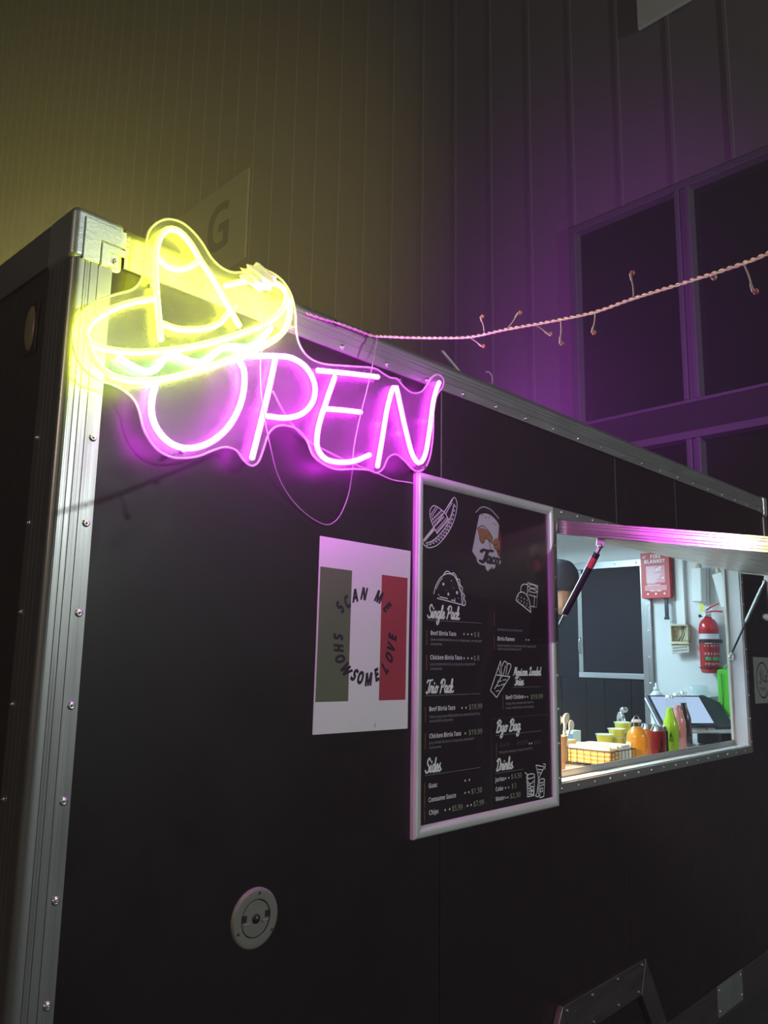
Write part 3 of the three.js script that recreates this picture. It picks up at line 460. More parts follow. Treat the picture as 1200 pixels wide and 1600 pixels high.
  script(c, 'Single Pack', 44, 665, 250, 34, 9.5); script(c, 'Trio Pack', 36, 1030, 206, 34, 9.5); script(c, 'Sides', 34, 1401, 114, 34, 9.5); script(c, 'Mexican Loaded', 776, 953, 270, 24, 8); script(c, 'Fries', 786, 1005, 84, 24, 8); script(c, 'Byo Bag', 608, 1247, 224, 33, 9.5); script(c, 'Drinks', 604, 1443, 150, 32, 9.5);
  c.strokeStyle = '#9a949e'; c.lineWidth = 2.5; for (const [a, b, y] of [[42, 482, 677], [34, 470, 1042], [32, 468, 1413], [766, 1042, 1017], [604, 1044, 1263], [602, 856, 1456]]) ln([[a, y], [b, y]]);
  c.strokeStyle = '#5c5562'; ln([[566, 1175], [563, 1628]]); ln([[566, 1175], [1116, 1175]]);
  c.fillStyle = orange; for (const [x, a, b] of [[38, 725, 799], [38, 847, 921], [32, 1093, 1165], [32, 1217, 1291], [30, 1445, 1496], [30, 1506, 1560], [30, 1572, 1622], [594, 613, 689], [594, 737, 813], [672, 1057, 1131], [606, 1303, 1377]]) c.fillRect(x, a, 5, b - a);
  c.fillStyle = white; c.font = 'bold 30px sans-serif';
  fit(c, 'Beef Birria Taco', 68, 750, 202); fit(c, 'Chicken Birria Taco', 66, 869, 252); fit(c, 'Beef Birria Taco', 60, 1116, 200); fit(c, 'Chicken Birria Taco', 62, 1244, 244); fit(c, 'Guac', 60, 1474, 66); fit(c, 'Consume Sauce', 60, 1538, 210); fit(c, 'Chips', 64, 1597, 72); fit(c, 'Birria Ramen', 624, 765, 166); fit(c, 'Beef/ Chicken', 700, 1079, 174); fit(c, 'Jaritos', 598, 1499, 84); fit(c, 'Coke', 600, 1547, 70); fit(c, 'Water', 600, 1596, 82);
  c.fillStyle = '#efeaf2'; for (const [x, y, n, g] of [[334, 738, 3, 32], [334, 861, 3, 32], [314, 1109, 2, 32], [340, 1236, 1, 32], [342, 1466, 2, 34], [342, 1525, 2, 30], [186, 1588, 2, 34], [362, 1589, 2, 30], [904, 755, 2, 26], [886, 1071, 2, 24], [920, 1325, 2, 22], [692, 1489, 2, 28], [690, 1538, 2, 28], [692, 1588, 2, 20]]) for (let i = 0; i < n; i++) { c.beginPath(); c.arc(x + i * g, y, 5.6, 0, 7); c.fill(); }
  c.fillStyle = green; c.font = '36px sans-serif';
  for (const [t, x, y, ww] of [['$ 8', 416, 750, 50], ['$ 8', 414, 872, 50], ['$19.99', 370, 1119, 116], ['$19.99', 368, 1246, 116], ['$1.50', 392, 1537, 92], ['$5.99', 238, 1601, 84], ['$7.99', 410, 1600, 90], ['$19.99', 940, 1085, 126], ['$ 6.50', 740, 1498, 100], ['$ 3', 746, 1547, 44], ['$2.50', 730, 1598, 100]]) fit(c, t, x, y, ww);
  c.fillStyle = '#4d4652'; fit(c, '$19.99', 950, 765, 120); c.fillStyle = '#67616b'; c.font = '30px sans-serif'; fit(c, '$14.99', 640, 1326, 90); fit(c, '$15.99', 800, 1326, 104); fit(c, '$24.9', 964, 1334, 78); c.font = '14px sans-serif'; fit(c, 'small', 324, 1598, 28); fit(c, 'large', 502, 1597, 26);
  c.fillStyle = dim; c.font = '18px sans-serif';
  for (const [t, x, y, ww] of [['Slow-cooked beef birria in a crispy taco, served with', 68, 777, 418], ['consomme', 68, 799, 90], ['Juicy chicken birria in a crispy taco, served with', 68, 897, 360], ['consomme', 68, 919, 90], ['Three crispy tacos filled with slow-cooked beef birria,', 62, 1149, 404], ['served with consomme', 62, 1169, 180], ['Juicy chicken birria in a crispy taco, served with', 62, 1271, 350], ['consomme', 62, 1293, 90], ['with Mexican lime, guac with sea salt', 624, 711, 240], ['Ramen noodles in a rich birria broth, topped with', 624, 797, 380], ['tender meat and fresh garnish', 624, 815, 230], ['Crispy fries loaded with beef in', 700, 1108, 270], ['cheese, melted cheese, and toppings', 700, 1131, 270], ['Bring your own bag of chips and we fill it', 634, 1358, 312]]) fit(c, t, x, y, ww);
});
{
  const B = thing('menu_board', 'tall black menu board in a silver snap frame', 'menu board', [1.789, 1.125, 0]);
  const x0 = 1.474, x1 = 2.1035, y0 = 1.1255, y1 = 1.9955, w = 0.0275;
  const face = new RoundedBoxGeometry(x1 - x0 - 0.02, y1 - y0 - 0.02, 0.005, 2, 0.0008);
  part(B, 'back_sheet', face, std([0.02, 0.02, 0.02], { roughness: 0.6 }), [(x0 + x1) / 2, (y0 + y1) / 2, 0.0036]);
  const print = new THREE.PlaneGeometry(x1 - x0 - 2 * w, y1 - y0 - 2 * w, 24, 34), pp = print.attributes.position;                       // a plastic cover that bulges a little
  for (let i = 0; i < pp.count; i++) { const x = pp.getX(i), y = pp.getY(i), e = Math.max(0, 1 - Math.pow(Math.abs(x) / 0.287, 6)) * Math.max(0, 1 - Math.pow(Math.abs(y) / 0.407, 6)); pp.setZ(i, e * (0.0011 * Math.sin(x * 13 + y * 5 + 1) * Math.sin(y * 11 - x * 4) + 0.0012)); }
  print.computeVertexNormals();
  part(B, 'printed_menu', print, phys([1, 1, 1], { map: menuTex, roughness: 0.3, clearcoat: 1, clearcoatRoughness: 0.06 }), [(x0 + x1) / 2, (y0 + y1) / 2, 0.0066]);
  const barGeo = (len) => {                                                   // a snap-frame bar: rounded profile, mitred at both ends
    const prof = [[0, 0], [0, 0.008], ...arc(0.0075, 0.0082, 0.0075, 180, 90, 6).slice(1), [0.018, 0.0150], [0.0245, 0.0118], [w, 0.0082], [w, 0.0062], [w - 0.002, 0]], pos = [], idx = [], n = prof.length, gap = 0.0004;
    for (const s of [0, 1]) for (const [q, z] of prof) pos.push(s ? len / 2 - q - gap : -len / 2 + q + gap, q, z);
    for (let i = 0; i < n; i++) { const j = (i + 1) % n; idx.push(i, j, i + n, j, j + n, i + n); }
    for (let i = 1; i < n - 1; i++) idx.push(0, i, i + 1, n, n + i + 1, n + i);
    const g = new THREE.BufferGeometry(); g.setAttribute('position', new THREE.Float32BufferAttribute(pos, 3)); g.setIndex(idx.reverse()); g.computeVertexNormals();
    return uvBox(toCreasedNormals(g, R(35)));
  };
  const W = x1 - x0, H = y1 - y0, hor = barGeo(W), ver = barGeo(H);
  part(B, 'frame_bar', hor, M.snap, [(x0 + x1) / 2, y0, 0]); part(B, 'frame_bar', hor.clone().rotateZ(Math.PI), M.snap, [(x0 + x1) / 2, y1, 0]);
  part(B, 'frame_bar', ver.clone().rotateZ(-Math.PI / 2), M.snap, [x0, (y0 + y1) / 2, 0]); part(B, 'frame_bar', ver.clone().rotateZ(Math.PI / 2), M.snap, [x1, (y0 + y1) / 2, 0]);
}
{ // poster: bands of green and red, words round a blank middle
  const tex = canvasTex(891, 1260, (c, w, h) => {
    c.fillStyle = '#eceeec'; c.fillRect(0, 0, w, h);
    c.fillStyle = '#616e50'; c.fillRect(10, 200, 289, 861); c.fillStyle = '#a83a48'; c.fillRect(592, 200, 272, 862);
    c.fillStyle = '#201528'; c.textAlign = 'center'; c.textBaseline = 'middle'; c.font = 'italic bold 96px sans-serif';
    for (const [ch, x, y, a] of [['S', 198, 459, -62], ['C', 258, 420, -40], ['A', 330, 368, -14], ['N', 414, 348, 4], ['M', 561, 357, 18], ['E', 648, 420, 40], ['S', 190, 640, 85], ['H', 196, 712, 82], ['O', 212, 783, 68], ['W', 268, 852, 52], ['S', 345, 890, 26], ['O', 402, 910, 8], ['M', 480, 922, -4], ['E', 558, 894, -22], ['L', 642, 850, -48], ['O', 684, 776, -62], ['V', 702, 708, -74], ['E', 716, 636, -84]]) { c.save(); c.translate(x, y); c.rotate(R(a)); c.scale(0.82, 1.16); c.fillText(ch, 0, 0); c.lineWidth = 8; c.lineJoin = 'round'; c.strokeStyle = '#201528'; c.strokeText(ch, 0, 0); c.restore(); }
    c.strokeStyle = '#6b6a66'; c.lineWidth = 5; c.beginPath(); c.moveTo(560, 1212); c.lineTo(562, 1240); c.stroke();
  });
  const P = thing('poster', 'white poster with a green and a red band beside the menu board', 'poster', [1.311, 1.376, 0]);
  P.rotation.z = R(-0.65);
  const q = shade(new THREE.Mesh(new RoundedBoxGeometry(0.297, 0.42, 0.0012, 1, 0.0004), std([0.95, 0.95, 0.95], { roughness: 0.55 }))); q.position.set(0, 0.211, 0.0012); q.name = 'backing_card'; P.add(q);
  const g = new THREE.PlaneGeometry(0.2965, 0.4195, 12, 16), gp = g.attributes.position; for (let i = 0; i < gp.count; i++) gp.setZ(i, 0.0004 + 0.0004 * Math.sin(gp.getX(i) * 30) * Math.cos(gp.getY(i) * 13));
  g.computeVertexNormals();
  const f = shade(new THREE.Mesh(g, phys([1, 1, 1], { map: tex, roughness: 0.35, clearcoat: 0.5, clearcoatRoughness: 0.2 }))); f.position.set(0, 0.211, 0.0019); f.name = 'printed_sheet'; P.add(f);
}
{ // card at the right end of the truck
  const tex = canvasTex(512, 512, (c) => {
    c.fillStyle = '#8f918f'; c.fillRect(0, 0, 512, 512); c.strokeStyle = c.fillStyle = '#0e0e10'; c.lineWidth = 18; c.lineCap = c.lineJoin = 'round';
    c.beginPath(); c.arc(262, 256, 196, 0, 7); c.stroke();
    c.lineWidth = 15; c.beginPath(); c.moveTo(206, 120); c.bezierCurveTo(204, 190, 206, 240, 200, 268); c.bezierCurveTo(192, 292, 164, 292, 150, 276); c.stroke();       // lam
    c.beginPath(); c.moveTo(168, 170); c.bezierCurveTo(196, 214, 226, 240, 236, 262); c.stroke();                                                                        // alif across it
    c.beginPath(); c.moveTo(272, 150); c.bezierCurveTo(272, 210, 276, 250, 290, 266); c.bezierCurveTo(310, 280, 340, 264, 352, 246); c.stroke();                         // lam
    c.beginPath(); c.moveTo(340, 214); c.bezierCurveTo(366, 196, 392, 204, 402, 222); c.bezierCurveTo(376, 224, 352, 240, 346, 262); c.bezierCurveTo(360, 284, 392, 276, 410, 262); c.stroke();   // ha
    c.textAlign = 'center'; c.font = 'bold 58px sans-serif'; c.fillText('HALAL', 262, 372);
  });
  const c = thing('sign_card', 'pale square card with a black ring and lettering, right of the window', 'sign', [3.848, 1.355, 0]); c.rotation.z = R(-0.8);
  const q = shade(new THREE.Mesh(new RoundedBoxGeometry(0.202, 0.201, 0.002, 1, 0.0006), std([0.7, 0.7, 0.7]))); q.position.set(0, 0.1, 0.0014); q.name = 'backing_card'; c.add(q);
  const f = shade(new THREE.Mesh(new THREE.PlaneGeometry(0.201, 0.2), std([0.8, 0.8, 0.8], { map: tex, roughness: 0.5 }))); f.position.set(0, 0.1, 0.0027); f.name = 'printed_face'; c.add(f);
}
{ // round inlet cover low on the side
  const o = thing('vent_cover', 'round grey plastic cover with a black knob low on the truck side', 'vent cover', [1.029, 1.05, 0]), grey = std([0.2, 0.19, 0.172], { roughness: 0.42 });
  const put = (p, name, g, m, pos) => part(p, name, g, m, pos);
  const C = [1.029, 1.05, 0], ring = lathe([[0.0345, 0.0005], [0.0345, 0.0062], [0.0352, 0.0072], [0.05, 0.0072], [0.0525, 0.006], [0.0545, 0.0028], [0.0548, 0.0005]], 64).rotateX(Math.PI / 2);
  put(o, 'flange', ring, grey, C);
  put(o, 'inner_disc', lathe([[0, 0.0062], [0.0315, 0.0062], [0.0326, 0.0052], [0.0326, 0.0005]], 64).rotateX(Math.PI / 2), grey, C);
  put(o, 'groove', lathe([[0.0326, 0.0012], [0.0345, 0.0012]], 64).rotateX(Math.PI / 2), M.gap, C);
  for (const a of [0, Math.PI]) { put(o, 'finger_slot', new RoundedBoxGeometry(0.011, 0.013, 0.003, 2, 0.001), M.gap, [C[0] + 0.0265 * Math.cos(a), C[1] + 0.004 + 0.0265 * Math.sin(a), 0.0051]); put(o, 'grip_rib', new RoundedBoxGeometry(0.014, 0.004, 0.004, 2, 0.001), grey, [C[0] + 0.022 * Math.cos(a), C[1] - 0.007, 0.0066]); }
  put(o, 'knob', new THREE.SphereGeometry(0.0088, 24, 14).scale(1, 1, 0.7), M.blackPlastic, [C[0], C[1], 0.0068]);
  for (const [x, y] of [[1.035, 1.0945], [0.9885, 1.0305], [1.068, 1.0225]]) put(o, 'screw_hole', new THREE.CylinderGeometry(0.0026, 0.0026, 0.0012, 16).rotateX(Math.PI / 2), M.gap, [x, y, 0.0070]);
}
{ // small lamp near the far end, side marker on the left end
  const o = thing('marker_lamp', 'small white oval lamp at the right edge, above the square card', 'lamp', [3.93, 1.735, 0]), m = std([0.8, 0.8, 0.82], { roughness: 0.25 });
  part(o, 'base', new RoundedBoxGeometry(0.12, 0.045, 0.006, 3, 0.003), M.blackPlastic, [3.94, 1.738, 0.003]);
  part(o, 'lens', new THREE.SphereGeometry(1, 28, 16).scale(0.052, 0.017, 0.014), m, [3.94, 1.738, 0.007]);
  const p = thing('marker_lamp', 'faint oval lamp on the left end wall, beside the corner trim', 'lamp', [0.5755, 2.11, -0.16]);
  part(p, 'base', new RoundedBoxGeometry(0.004, 0.1, 0.05, 2, 0.0015), M.blackPlastic, [0.5738, 2.13, -0.15]);
  part(p, 'lens', new THREE.SphereGeometry(1, 20, 14).scale(0.007, 0.044, 0.02), std([0.3, 0.24, 0.15], { roughness: 0.3 }), [0.571, 2.13, -0.15]);
}

// ================================================================ STRING OF LIGHTS
{
  const sight = (u, v, t) => { const d = AX.clone().multiplyScalar(u - 600).addScaledVector(AY, -(v - 800)).addScaledVector(AZ, -FOCAL).normalize(); return EYE.clone().addScaledVector(d, t); };
  const depth = (u) => { const T = [[500, 1.86], [580, 1.955], [640, 1.885], [735, 1.75], [790, 1.665], [860, 1.57], [930, 1.48], [990, 1.405], [1075, 1.295], [1160, 1.195], [1200, 1.15]]; let i = 0; while (i < T.length - 2 && u > T[i + 1][0]) i++; return T[i][1] + (T[i + 1][1] - T[i][1]) * (u - T[i][0]) / (T[i + 1][0] - T[i][0]); };
  const path = [on(478, 489, 0.012), on(500, 497, 0.012), on(528, 505, 0.014), on(556, 515, 0.016), on(580, 524, 0.02)];
  for (const [u, v] of [[606, 526], [640, 527.5], [690, 528], [735, 526.5], [790, 515], [860, 502.5], [930, 487.5], [990, 466.5], [1075, 440], [1160, 412], [1200, 396]]) path.push(sight(u, v, depth(u)));
  const e = path.at(-1); for (const [x, y, z] of [[-0.22, -0.05, 0.33], [-0.5, -0.07, 0.8], [-0.85, 0.0, 1.5], [-1.3, 0.16, 2.4]]) path.push(V(e.x + x, e.y + y, e.z + z));
  const S = thing('string_lights', 'twisted cord of tiny unlit bulbs running from the roof edge', 'string lights', path[0].toArray());
  const c = new THREE.CatmullRomCurve3(path, false, 'centripetal'), len = c.getLength(), N = 1500, cordM = std([0.5, 0.46, 0.4], { roughness: 0.55 }), fr = c.computeFrenetFrames(400);
  for (const ph of [0, Math.PI]) {
    const pts = []; for (let i = 0; i <= N; i++) { const t = i / N, p = c.getPointAt(t), a = ph + t * len / 0.017 * Math.PI, k = Math.min(400, Math.round(t * 400)); pts.push(p.addScaledVector(fr.normals[k], Math.cos(a) * 0.0016).addScaledVector(fr.binormals[k], Math.sin(a) * 0.0016)); }
    class Path extends THREE.Curve { getPoint(t, o = V(0, 0, 0)) { const f = t * N, i = Math.min(N - 1, Math.floor(f)); return o.lerpVectors(pts[i], pts[i + 1], f - i); } getPointAt(t, o) { return this.getPoint(t, o); } }
    part(S, 'twisted_strand', new THREE.TubeGeometry(new Path(), N, 0.0017, 6, false), cordM);
  }
  const bulbM = [phys([0.85, 0.7, 0.55], { roughness: 0.2, transmission: 0.3, thickness: 0 }), phys([0.85, 0.5, 0.3], { roughness: 0.2, transmission: 0.3, thickness: 0 }), phys([0.85, 0.3, 0.35], { roughness: 0.2, transmission: 0.3, thickness: 0 })];
  const dir = (u) => depth(u);
  const twigs = [[757, 521.5, 751, 495, 1], [733, 527, 753, 541, 1], [792, 514.5, 810, 489, 1], [835, 507, 857, 522, 0], [876, 499, 875, 537, 1], [930, 487.5, 925, 520, 1], [990, 466.5, 985, 427, 2], [1110, 429, 1112, 434, 0], [1162, 411.5, 1177, 456, 2]];
  const bulb = (a, b, m) => {
    const d = b.clone().sub(a), l = d.length(), k = Math.max(l, 0.03);
    const g = hub(S, 'bulb_lead', a.toArray()), side = V(0.0035, 0.001, 0.002);
    part(g, 'lead', hose([a, a.clone().addScaledVector(d, 0.5).add(side.clone().multiplyScalar(0.4)), a.clone().addScaledVector(d, 0.88), b], 0.0011, false, 8, 5), cordM);
    part(g, 'socket', rod(a.clone().addScaledVector(d, 0.72), b, 0.0017, 0.0021, 10), cordM);
    part(g, 'bulb', new THREE.SphereGeometry(0.0038, 14, 10).scale(1, 1.15, 1).translate(side.x, 0.001, side.z), m, b.toArray());
  };
  for (const [u, v, u2, v2, m] of twigs) { const t = depth(u); bulb(sight(u, v, t), sight(u2, v2, t - 0.004), bulbM[m]); }
  for (let i = 0; i < 9; i++) { const p = c.getPointAt(0.62 + i * 0.042), a = i * 2.4; bulb(p, p.clone().add(V(Math.cos(a) * 0.03, Math.sin(a) * 0.035, 0.012)), bulbM[i % 3]); }
  for (const [u, v] of [[524, 505], [574, 522]]) { const p = on(u, v, 0.012); part(S, 'tie', new THREE.TorusGeometry(0.0065, 0.0016, 8, 20), M.blackPlastic, p.toArray()); }
}
{ // odds and ends on the roof edge
  const s = part(scene, 'metal_strip', rod(V(1.60, 2.352, -0.012), V(1.71, 2.3135, -0.026), 0.0046, 0.0046, 6), M.whitePlastic); s.userData = { label: 'short pale strip lying aslant on the roof edge', category: 'strip' };
  const h = part(scene, 'wire_hook', hose([V(1.795, 2.345, -0.01), V(1.807, 2.349, -0.01), V(1.822, 2.342, -0.01), V(1.827, 2.326, -0.012), V(1.83, 2.315, -0.02)], 0.0018), M.whitePlastic); h.userData = { label: 'small bent pale wire hook on the roof edge beyond the strip', category: 'hook' };
}

// ================================================================ INSIDE THE WINDOW
{ // ceiling light and warm bulb
  const t = thing('ceiling_light', 'flat cool white light panel under the trailer ceiling', 'lamp', [2.75, 2.19, -0.95]);
  part(t, 'housing', new RoundedBoxGeometry(1.36, 0.035, 0.32, 2, 0.004), M.whitePlastic, [2.75, 2.172, -0.95]);
  part(t, 'diffuser', new RoundedBoxGeometry(1.3, 0.012, 0.28, 2, 0.004), new THREE.MeshStandardMaterial({ color: 0xffffff, emissive: new THREE.Color().setRGB(...L.ceiling.color), emissiveIntensity: 3 }), [2.75, 2.148, -0.95]);
  const b = thing('counter_lamp', 'small shaded lamp over the left end of the counter, hidden behind the truck wall', 'lamp', [2.03, 1.50, -0.22]);
  part(b, 'bulb', new THREE.SphereGeometry(0.03, 20, 14), new THREE.MeshStandardMaterial({ color: 0xffffff, emissive: new THREE.Color().setRGB(...L.warm.color), emissiveIntensity: 6 }), [2.03, 1.50, -0.22]);
  part(b, 'shade', lathe([[0.02, 0.075], [0.036, 0.07], [0.085, -0.035], [0.082, -0.035], [0.033, 0.067], [0.02, 0.071]], 32), M.galv, [2.03, 1.50, -0.22]);
  part(b, 'socket', rod(V(2.03, 1.532, -0.22), V(2.03, 1.60, -0.22), 0.018), M.whitePlastic);
  part(b, 'cable', rod(V(2.03, 1.60, -0.22), V(2.03, 2.189, -0.22), 0.003), M.blackWire);
}
{ // fire blanket pouch on the end wall
  const tex = canvasTex(256, 400, (c) => {
    c.fillStyle = '#b3121f'; c.fillRect(0, 0, 256, 400); c.fillStyle = '#e9e4e6'; c.textAlign = 'center'; c.font = 'bold 46px sans-serif'; c.fillText('FIRE', 136, 52); c.font = 'bold 44px sans-serif'; c.fillText('BLANKET', 126, 94);
    c.lineWidth = 7; c.strokeStyle = '#e9e4e6'; c.beginPath(); c.moveTo(18, 30); c.lineTo(32, 46); c.lineTo(48, 24); c.stroke();
    c.fillStyle = '#d68b9c'; c.fillRect(44, 118, 170, 150); c.fillStyle = '#efe6ea'; for (let y = 126; y < 290; y += 9) c.fillRect(52, y, 60 + 70 * rnd(), 3);
    c.fillRect(140, 140, 10, 26); c.fillRect(160, 130, 22, 12); c.fillRect(160, 150, 18, 12); c.fillRect(186, 220, 18, 14); for (let y = 292; y < 330; y += 12) c.fillRect(30, y, 196, 4); c.font = 'bold 20px sans-serif'; c.fillText('PULL TABS', 128, 344);
    for (const x of [56, 128, 204]) { c.beginPath(); c.arc(x, 364, 9, 0, 7); c.fill(); }
  });
  const o = thing('fire_blanket_pouch', 'red printed fire blanket pouch hanging on the white end wall', 'fire blanket', [3.93, 1.84, -0.498]);
  const g = new RoundedBoxGeometry(0.155, 0.235, 0.03, 4, 0.012), gp = g.attributes.position; for (let i = 0; i < gp.count; i++) { if (gp.getZ(i) > 0) gp.setZ(i, gp.getZ(i) + 0.006 * Math.sin(gp.getY(i) * 40) * Math.cos(gp.getX(i) * 18)); } g.computeVertexNormals();
  part(o, 'pouch', g.rotateY(-Math.PI / 2), std([0.45, 0.012, 0.025], { roughness: 0.4 }), [3.911, 1.957, -0.498]);
  part(o, 'printed_front', new THREE.PlaneGeometry(0.15, 0.23).rotateY(-Math.PI / 2), std([1, 1, 1], { map: tex, roughness: 0.4 }), [3.8895, 1.957, -0.498]);
  part(o, 'pull_strap', bx(3.914, 3.920, 1.738, 1.85, -0.468, -0.448, 0.002), M.blackPlastic);
  part(o, 'strap_end', bx(3.912, 3.922, 1.735, 1.747, -0.472, -0.446, 0.002), M.blackPlastic);
}
{ // cable trunking and open junction box
  const o = thing('junction_box', 'open cream junction box with a loose lid at the foot of the white trunking', 'electrical box', [3.93, 1.62, -0.395]);
  const z0 = -0.44, z1 = -0.352, y0 = 1.622, y1 = 1.708;
  part(o, 'trunking', bx(3.926, 3.949, y1 + 0.001, 2.189, -0.412, -0.37, 0.002), M.whitePlastic);
  part(o, 'box_back', bx(3.944, 3.949, y0, y1, z0, z1, 0.001), M.cream);
  for (const [a, b, c, d] of [[y0, y0 + 0.005, z0, z1], [y1 - 0.005, y1, z0, z1], [y0, y1, z0, z0 + 0.005], [y0, y1, z1 - 0.005, z1]]) part(o, 'box_side', bx(3.908, 3.944, a, b, c, d, 0.001), M.cream);
  for (const k of [0, 1]) part(o, 'wire', hose([V(3.935, y1 - 0.006, -0.392 + k * 0.008), V(3.922, 1.685, -0.388 + k * 0.008), V(3.92, 1.66, -0.386 + k * 0.01), V(3.928, 1.64, -0.402 + k * 0.012), V(3.938, 1.628, -0.414 + k * 0.014)], 0.0022), M.blackWire);
  for (const [y, z] of [[1.69, -0.425], [1.69, -0.365], [1.64, -0.425], [1.64, -0.365]]) part(o, 'screw_post', rod(V(3.944, y, z), V(3.926, y, z), 0.004), M.whitePlastic);
  const tex = canvasTex(256, 140, (c) => { c.fillStyle = '#a9a697'; c.fillRect(0, 0, 256, 140); c.fillStyle = '#4c4a44'; for (const y of [50, 92]) for (let i = 0; i < 9; i++) c.fillRect(24 + i * 24, y, 17, 20); });
  const lid = new RoundedBoxGeometry(0.088, 0.05, 0.005, 2, 0.0015).rotateY(-Math.PI / 2);
  part(o, 'loose_lid', lid.clone().rotateX(R(-6)).rotateZ(R(-12)), std([1, 1, 1], { map: tex, roughness: 0.5 }), [3.915, 1.594, -0.396]);
  part(o, 'lid_edge', bx(3.905, 3.925, 1.614, 1.621, -0.445, -0.347, 0.002), M.cream);
}
{ // two white dispensers
  const one = (name, label, z, y, tilt) => {
    const o = thing(name, label, 'dispenser', [3.9, y, z]); o.rotation.x = tilt;
    const add = (n, g, m) => { const q = shade(new THREE.Mesh(g, m)); q.name = n; o.add(q); };
    add('body', new RoundedBoxGeometry(0.06, 0.165, 0.05, 3, 0.006).translate(0, 0, 0), M.whitePlastic);
    add('neck', new THREE.CylinderGeometry(0.008, 0.016, 0.03, 16).translate(0, 0.096, 0), M.cream);
    add('back_plate', new RoundedBoxGeometry(0.008, 0.175, 0.058, 2, 0.003).translate(0.034, -0.003, 0.004), M.whitePlastic);
  };
  one('dispenser', 'long white box dispenser hanging left of the extinguisher, the upright one', -0.283, 1.898, R(2)); one('dispenser', 'tilted white dispenser hanging beside the window jamb', -0.165, 1.868, R(-13));
}
{ // fire extinguisher
  const tex = canvasTex(512, 512, (c) => {
    c.fillStyle = '#a80d18'; c.fillRect(0, 0, 512, 512); c.fillStyle = '#c9ced4'; c.fillRect(0, 62, 512, 66); c.fillStyle = '#8d1019'; c.fillRect(150, 128, 200, 384);
    c.fillStyle = '#e6dcdc'; c.font = 'bold 46px sans-serif'; c.textAlign = 'center'; c.fillText('PRO', 286, 190); c.fillRect(166, 156, 62, 32);
    for (const y of [206, 218, 300, 312, 322, 430, 446]) for (let x = 160; x < 340; x += 26) c.fillRect(x, y, 8 + 14 * rnd(), 5);
    c.fillStyle = '#2a9a64'; for (const x of [166, 226, 286]) c.fillRect(x, 352, 48, 44); c.fillStyle = '#c9968f'; for (let y = 140; y < 480; y += 12) for (let x = 362; x < 420; x += 18) c.fillRect(x, y, 10 * rnd() + 3, 4);
  });
  const X = 3.889, Z = -0.243, Y = 1.478, o = thing('fire_extinguisher', 'red fire extinguisher with a white band on the end wall', 'fire extinguisher', [X, Y, Z]);
  const body = lathe([[0, 0.0], [0.034, 0.0], [0.042, 0.006], [0.0445, 0.016], [0.0445, 0.21], [0.041, 0.232], [0.03, 0.25], [0.018, 0.258], [0.016, 0.266], [0, 0.266]], 40);
  part(o, 'cylinder', body, M.red, [X, Y, Z]);
  const wrapG = new THREE.CylinderGeometry(0.0449, 0.0449, 0.19, 40, 1, true).rotateY(R(148)); part(o, 'label_sleeve', wrapG, std([1, 1, 1], { map: tex, roughness: 0.32 }), [X, Y + 0.112, Z]);
  part(o, 'valve', mergeGeometries([rod(V(0, 0.262, 0), V(0, 0.296, 0), 0.013), rod(V(-0.012, 0.28, -0.02), V(-0.004, 0.28, 0.018), 0.009)].map((g) => plain(g.toNonIndexed()))), M.chrome, [X, Y, Z]);
  part(o, 'gauge', new THREE.CylinderGeometry(0.011, 0.011, 0.008, 20).rotateZ(Math.PI / 2), M.whitePlastic, [X - 0.018, Y + 0.276, Z - 0.012]);
  part(o, 'carry_handle', hose([V(X, Y + 0.288, Z), V(X - 0.004, Y + 0.291, Z + 0.03), V(X - 0.006, Y + 0.288, Z + 0.07)], 0.0045), M.red);
  part(o, 'lever', hose([V(X, Y + 0.298, Z - 0.005), V(X - 0.004, Y + 0.316, Z + 0.025), V(X - 0.006, Y + 0.326, Z + 0.055)], 0.0045), M.red);
  part(o, 'safety_tag', bx(X - 0.012, X - 0.008, Y + 0.292, Y + 0.328, Z - 0.03, Z - 0.014, 0.001).rotateX(0), std([0.7, 0.72, 0.05]));
  part(o, 'nozzle', rod(V(X - 0.01, Y + 0.272, Z - 0.022), V(X - 0.014, Y + 0.268, Z - 0.038), 0.006, 0.0075), M.blackPlastic);
  part(o, 'strap', new THREE.CylinderGeometry(0.0462, 0.0462, 0.014, 40, 1, true), M.blackPlastic, [X, Y + 0.148, Z]);
  part(o, 'strap_clip', bx(X - 0.01, X + 0.01, Y + 0.14, Y + 0.158, Z + 0.04, Z + 0.062, 0.002), M.blackPlastic);
  part(o, 'bracket', [bx(X + 0.0455, 3.949, Y, Y + 0.2, Z - 0.02, Z + 0.02, 0.001)], M.blackPlastic);
  part(o, 'bracket_hoop', new THREE.TorusGeometry(0.049, 0.0022, 8, 40).rotateX(Math.PI / 2), M.blackPlastic, [X, Y + 0.026, Z]);
}
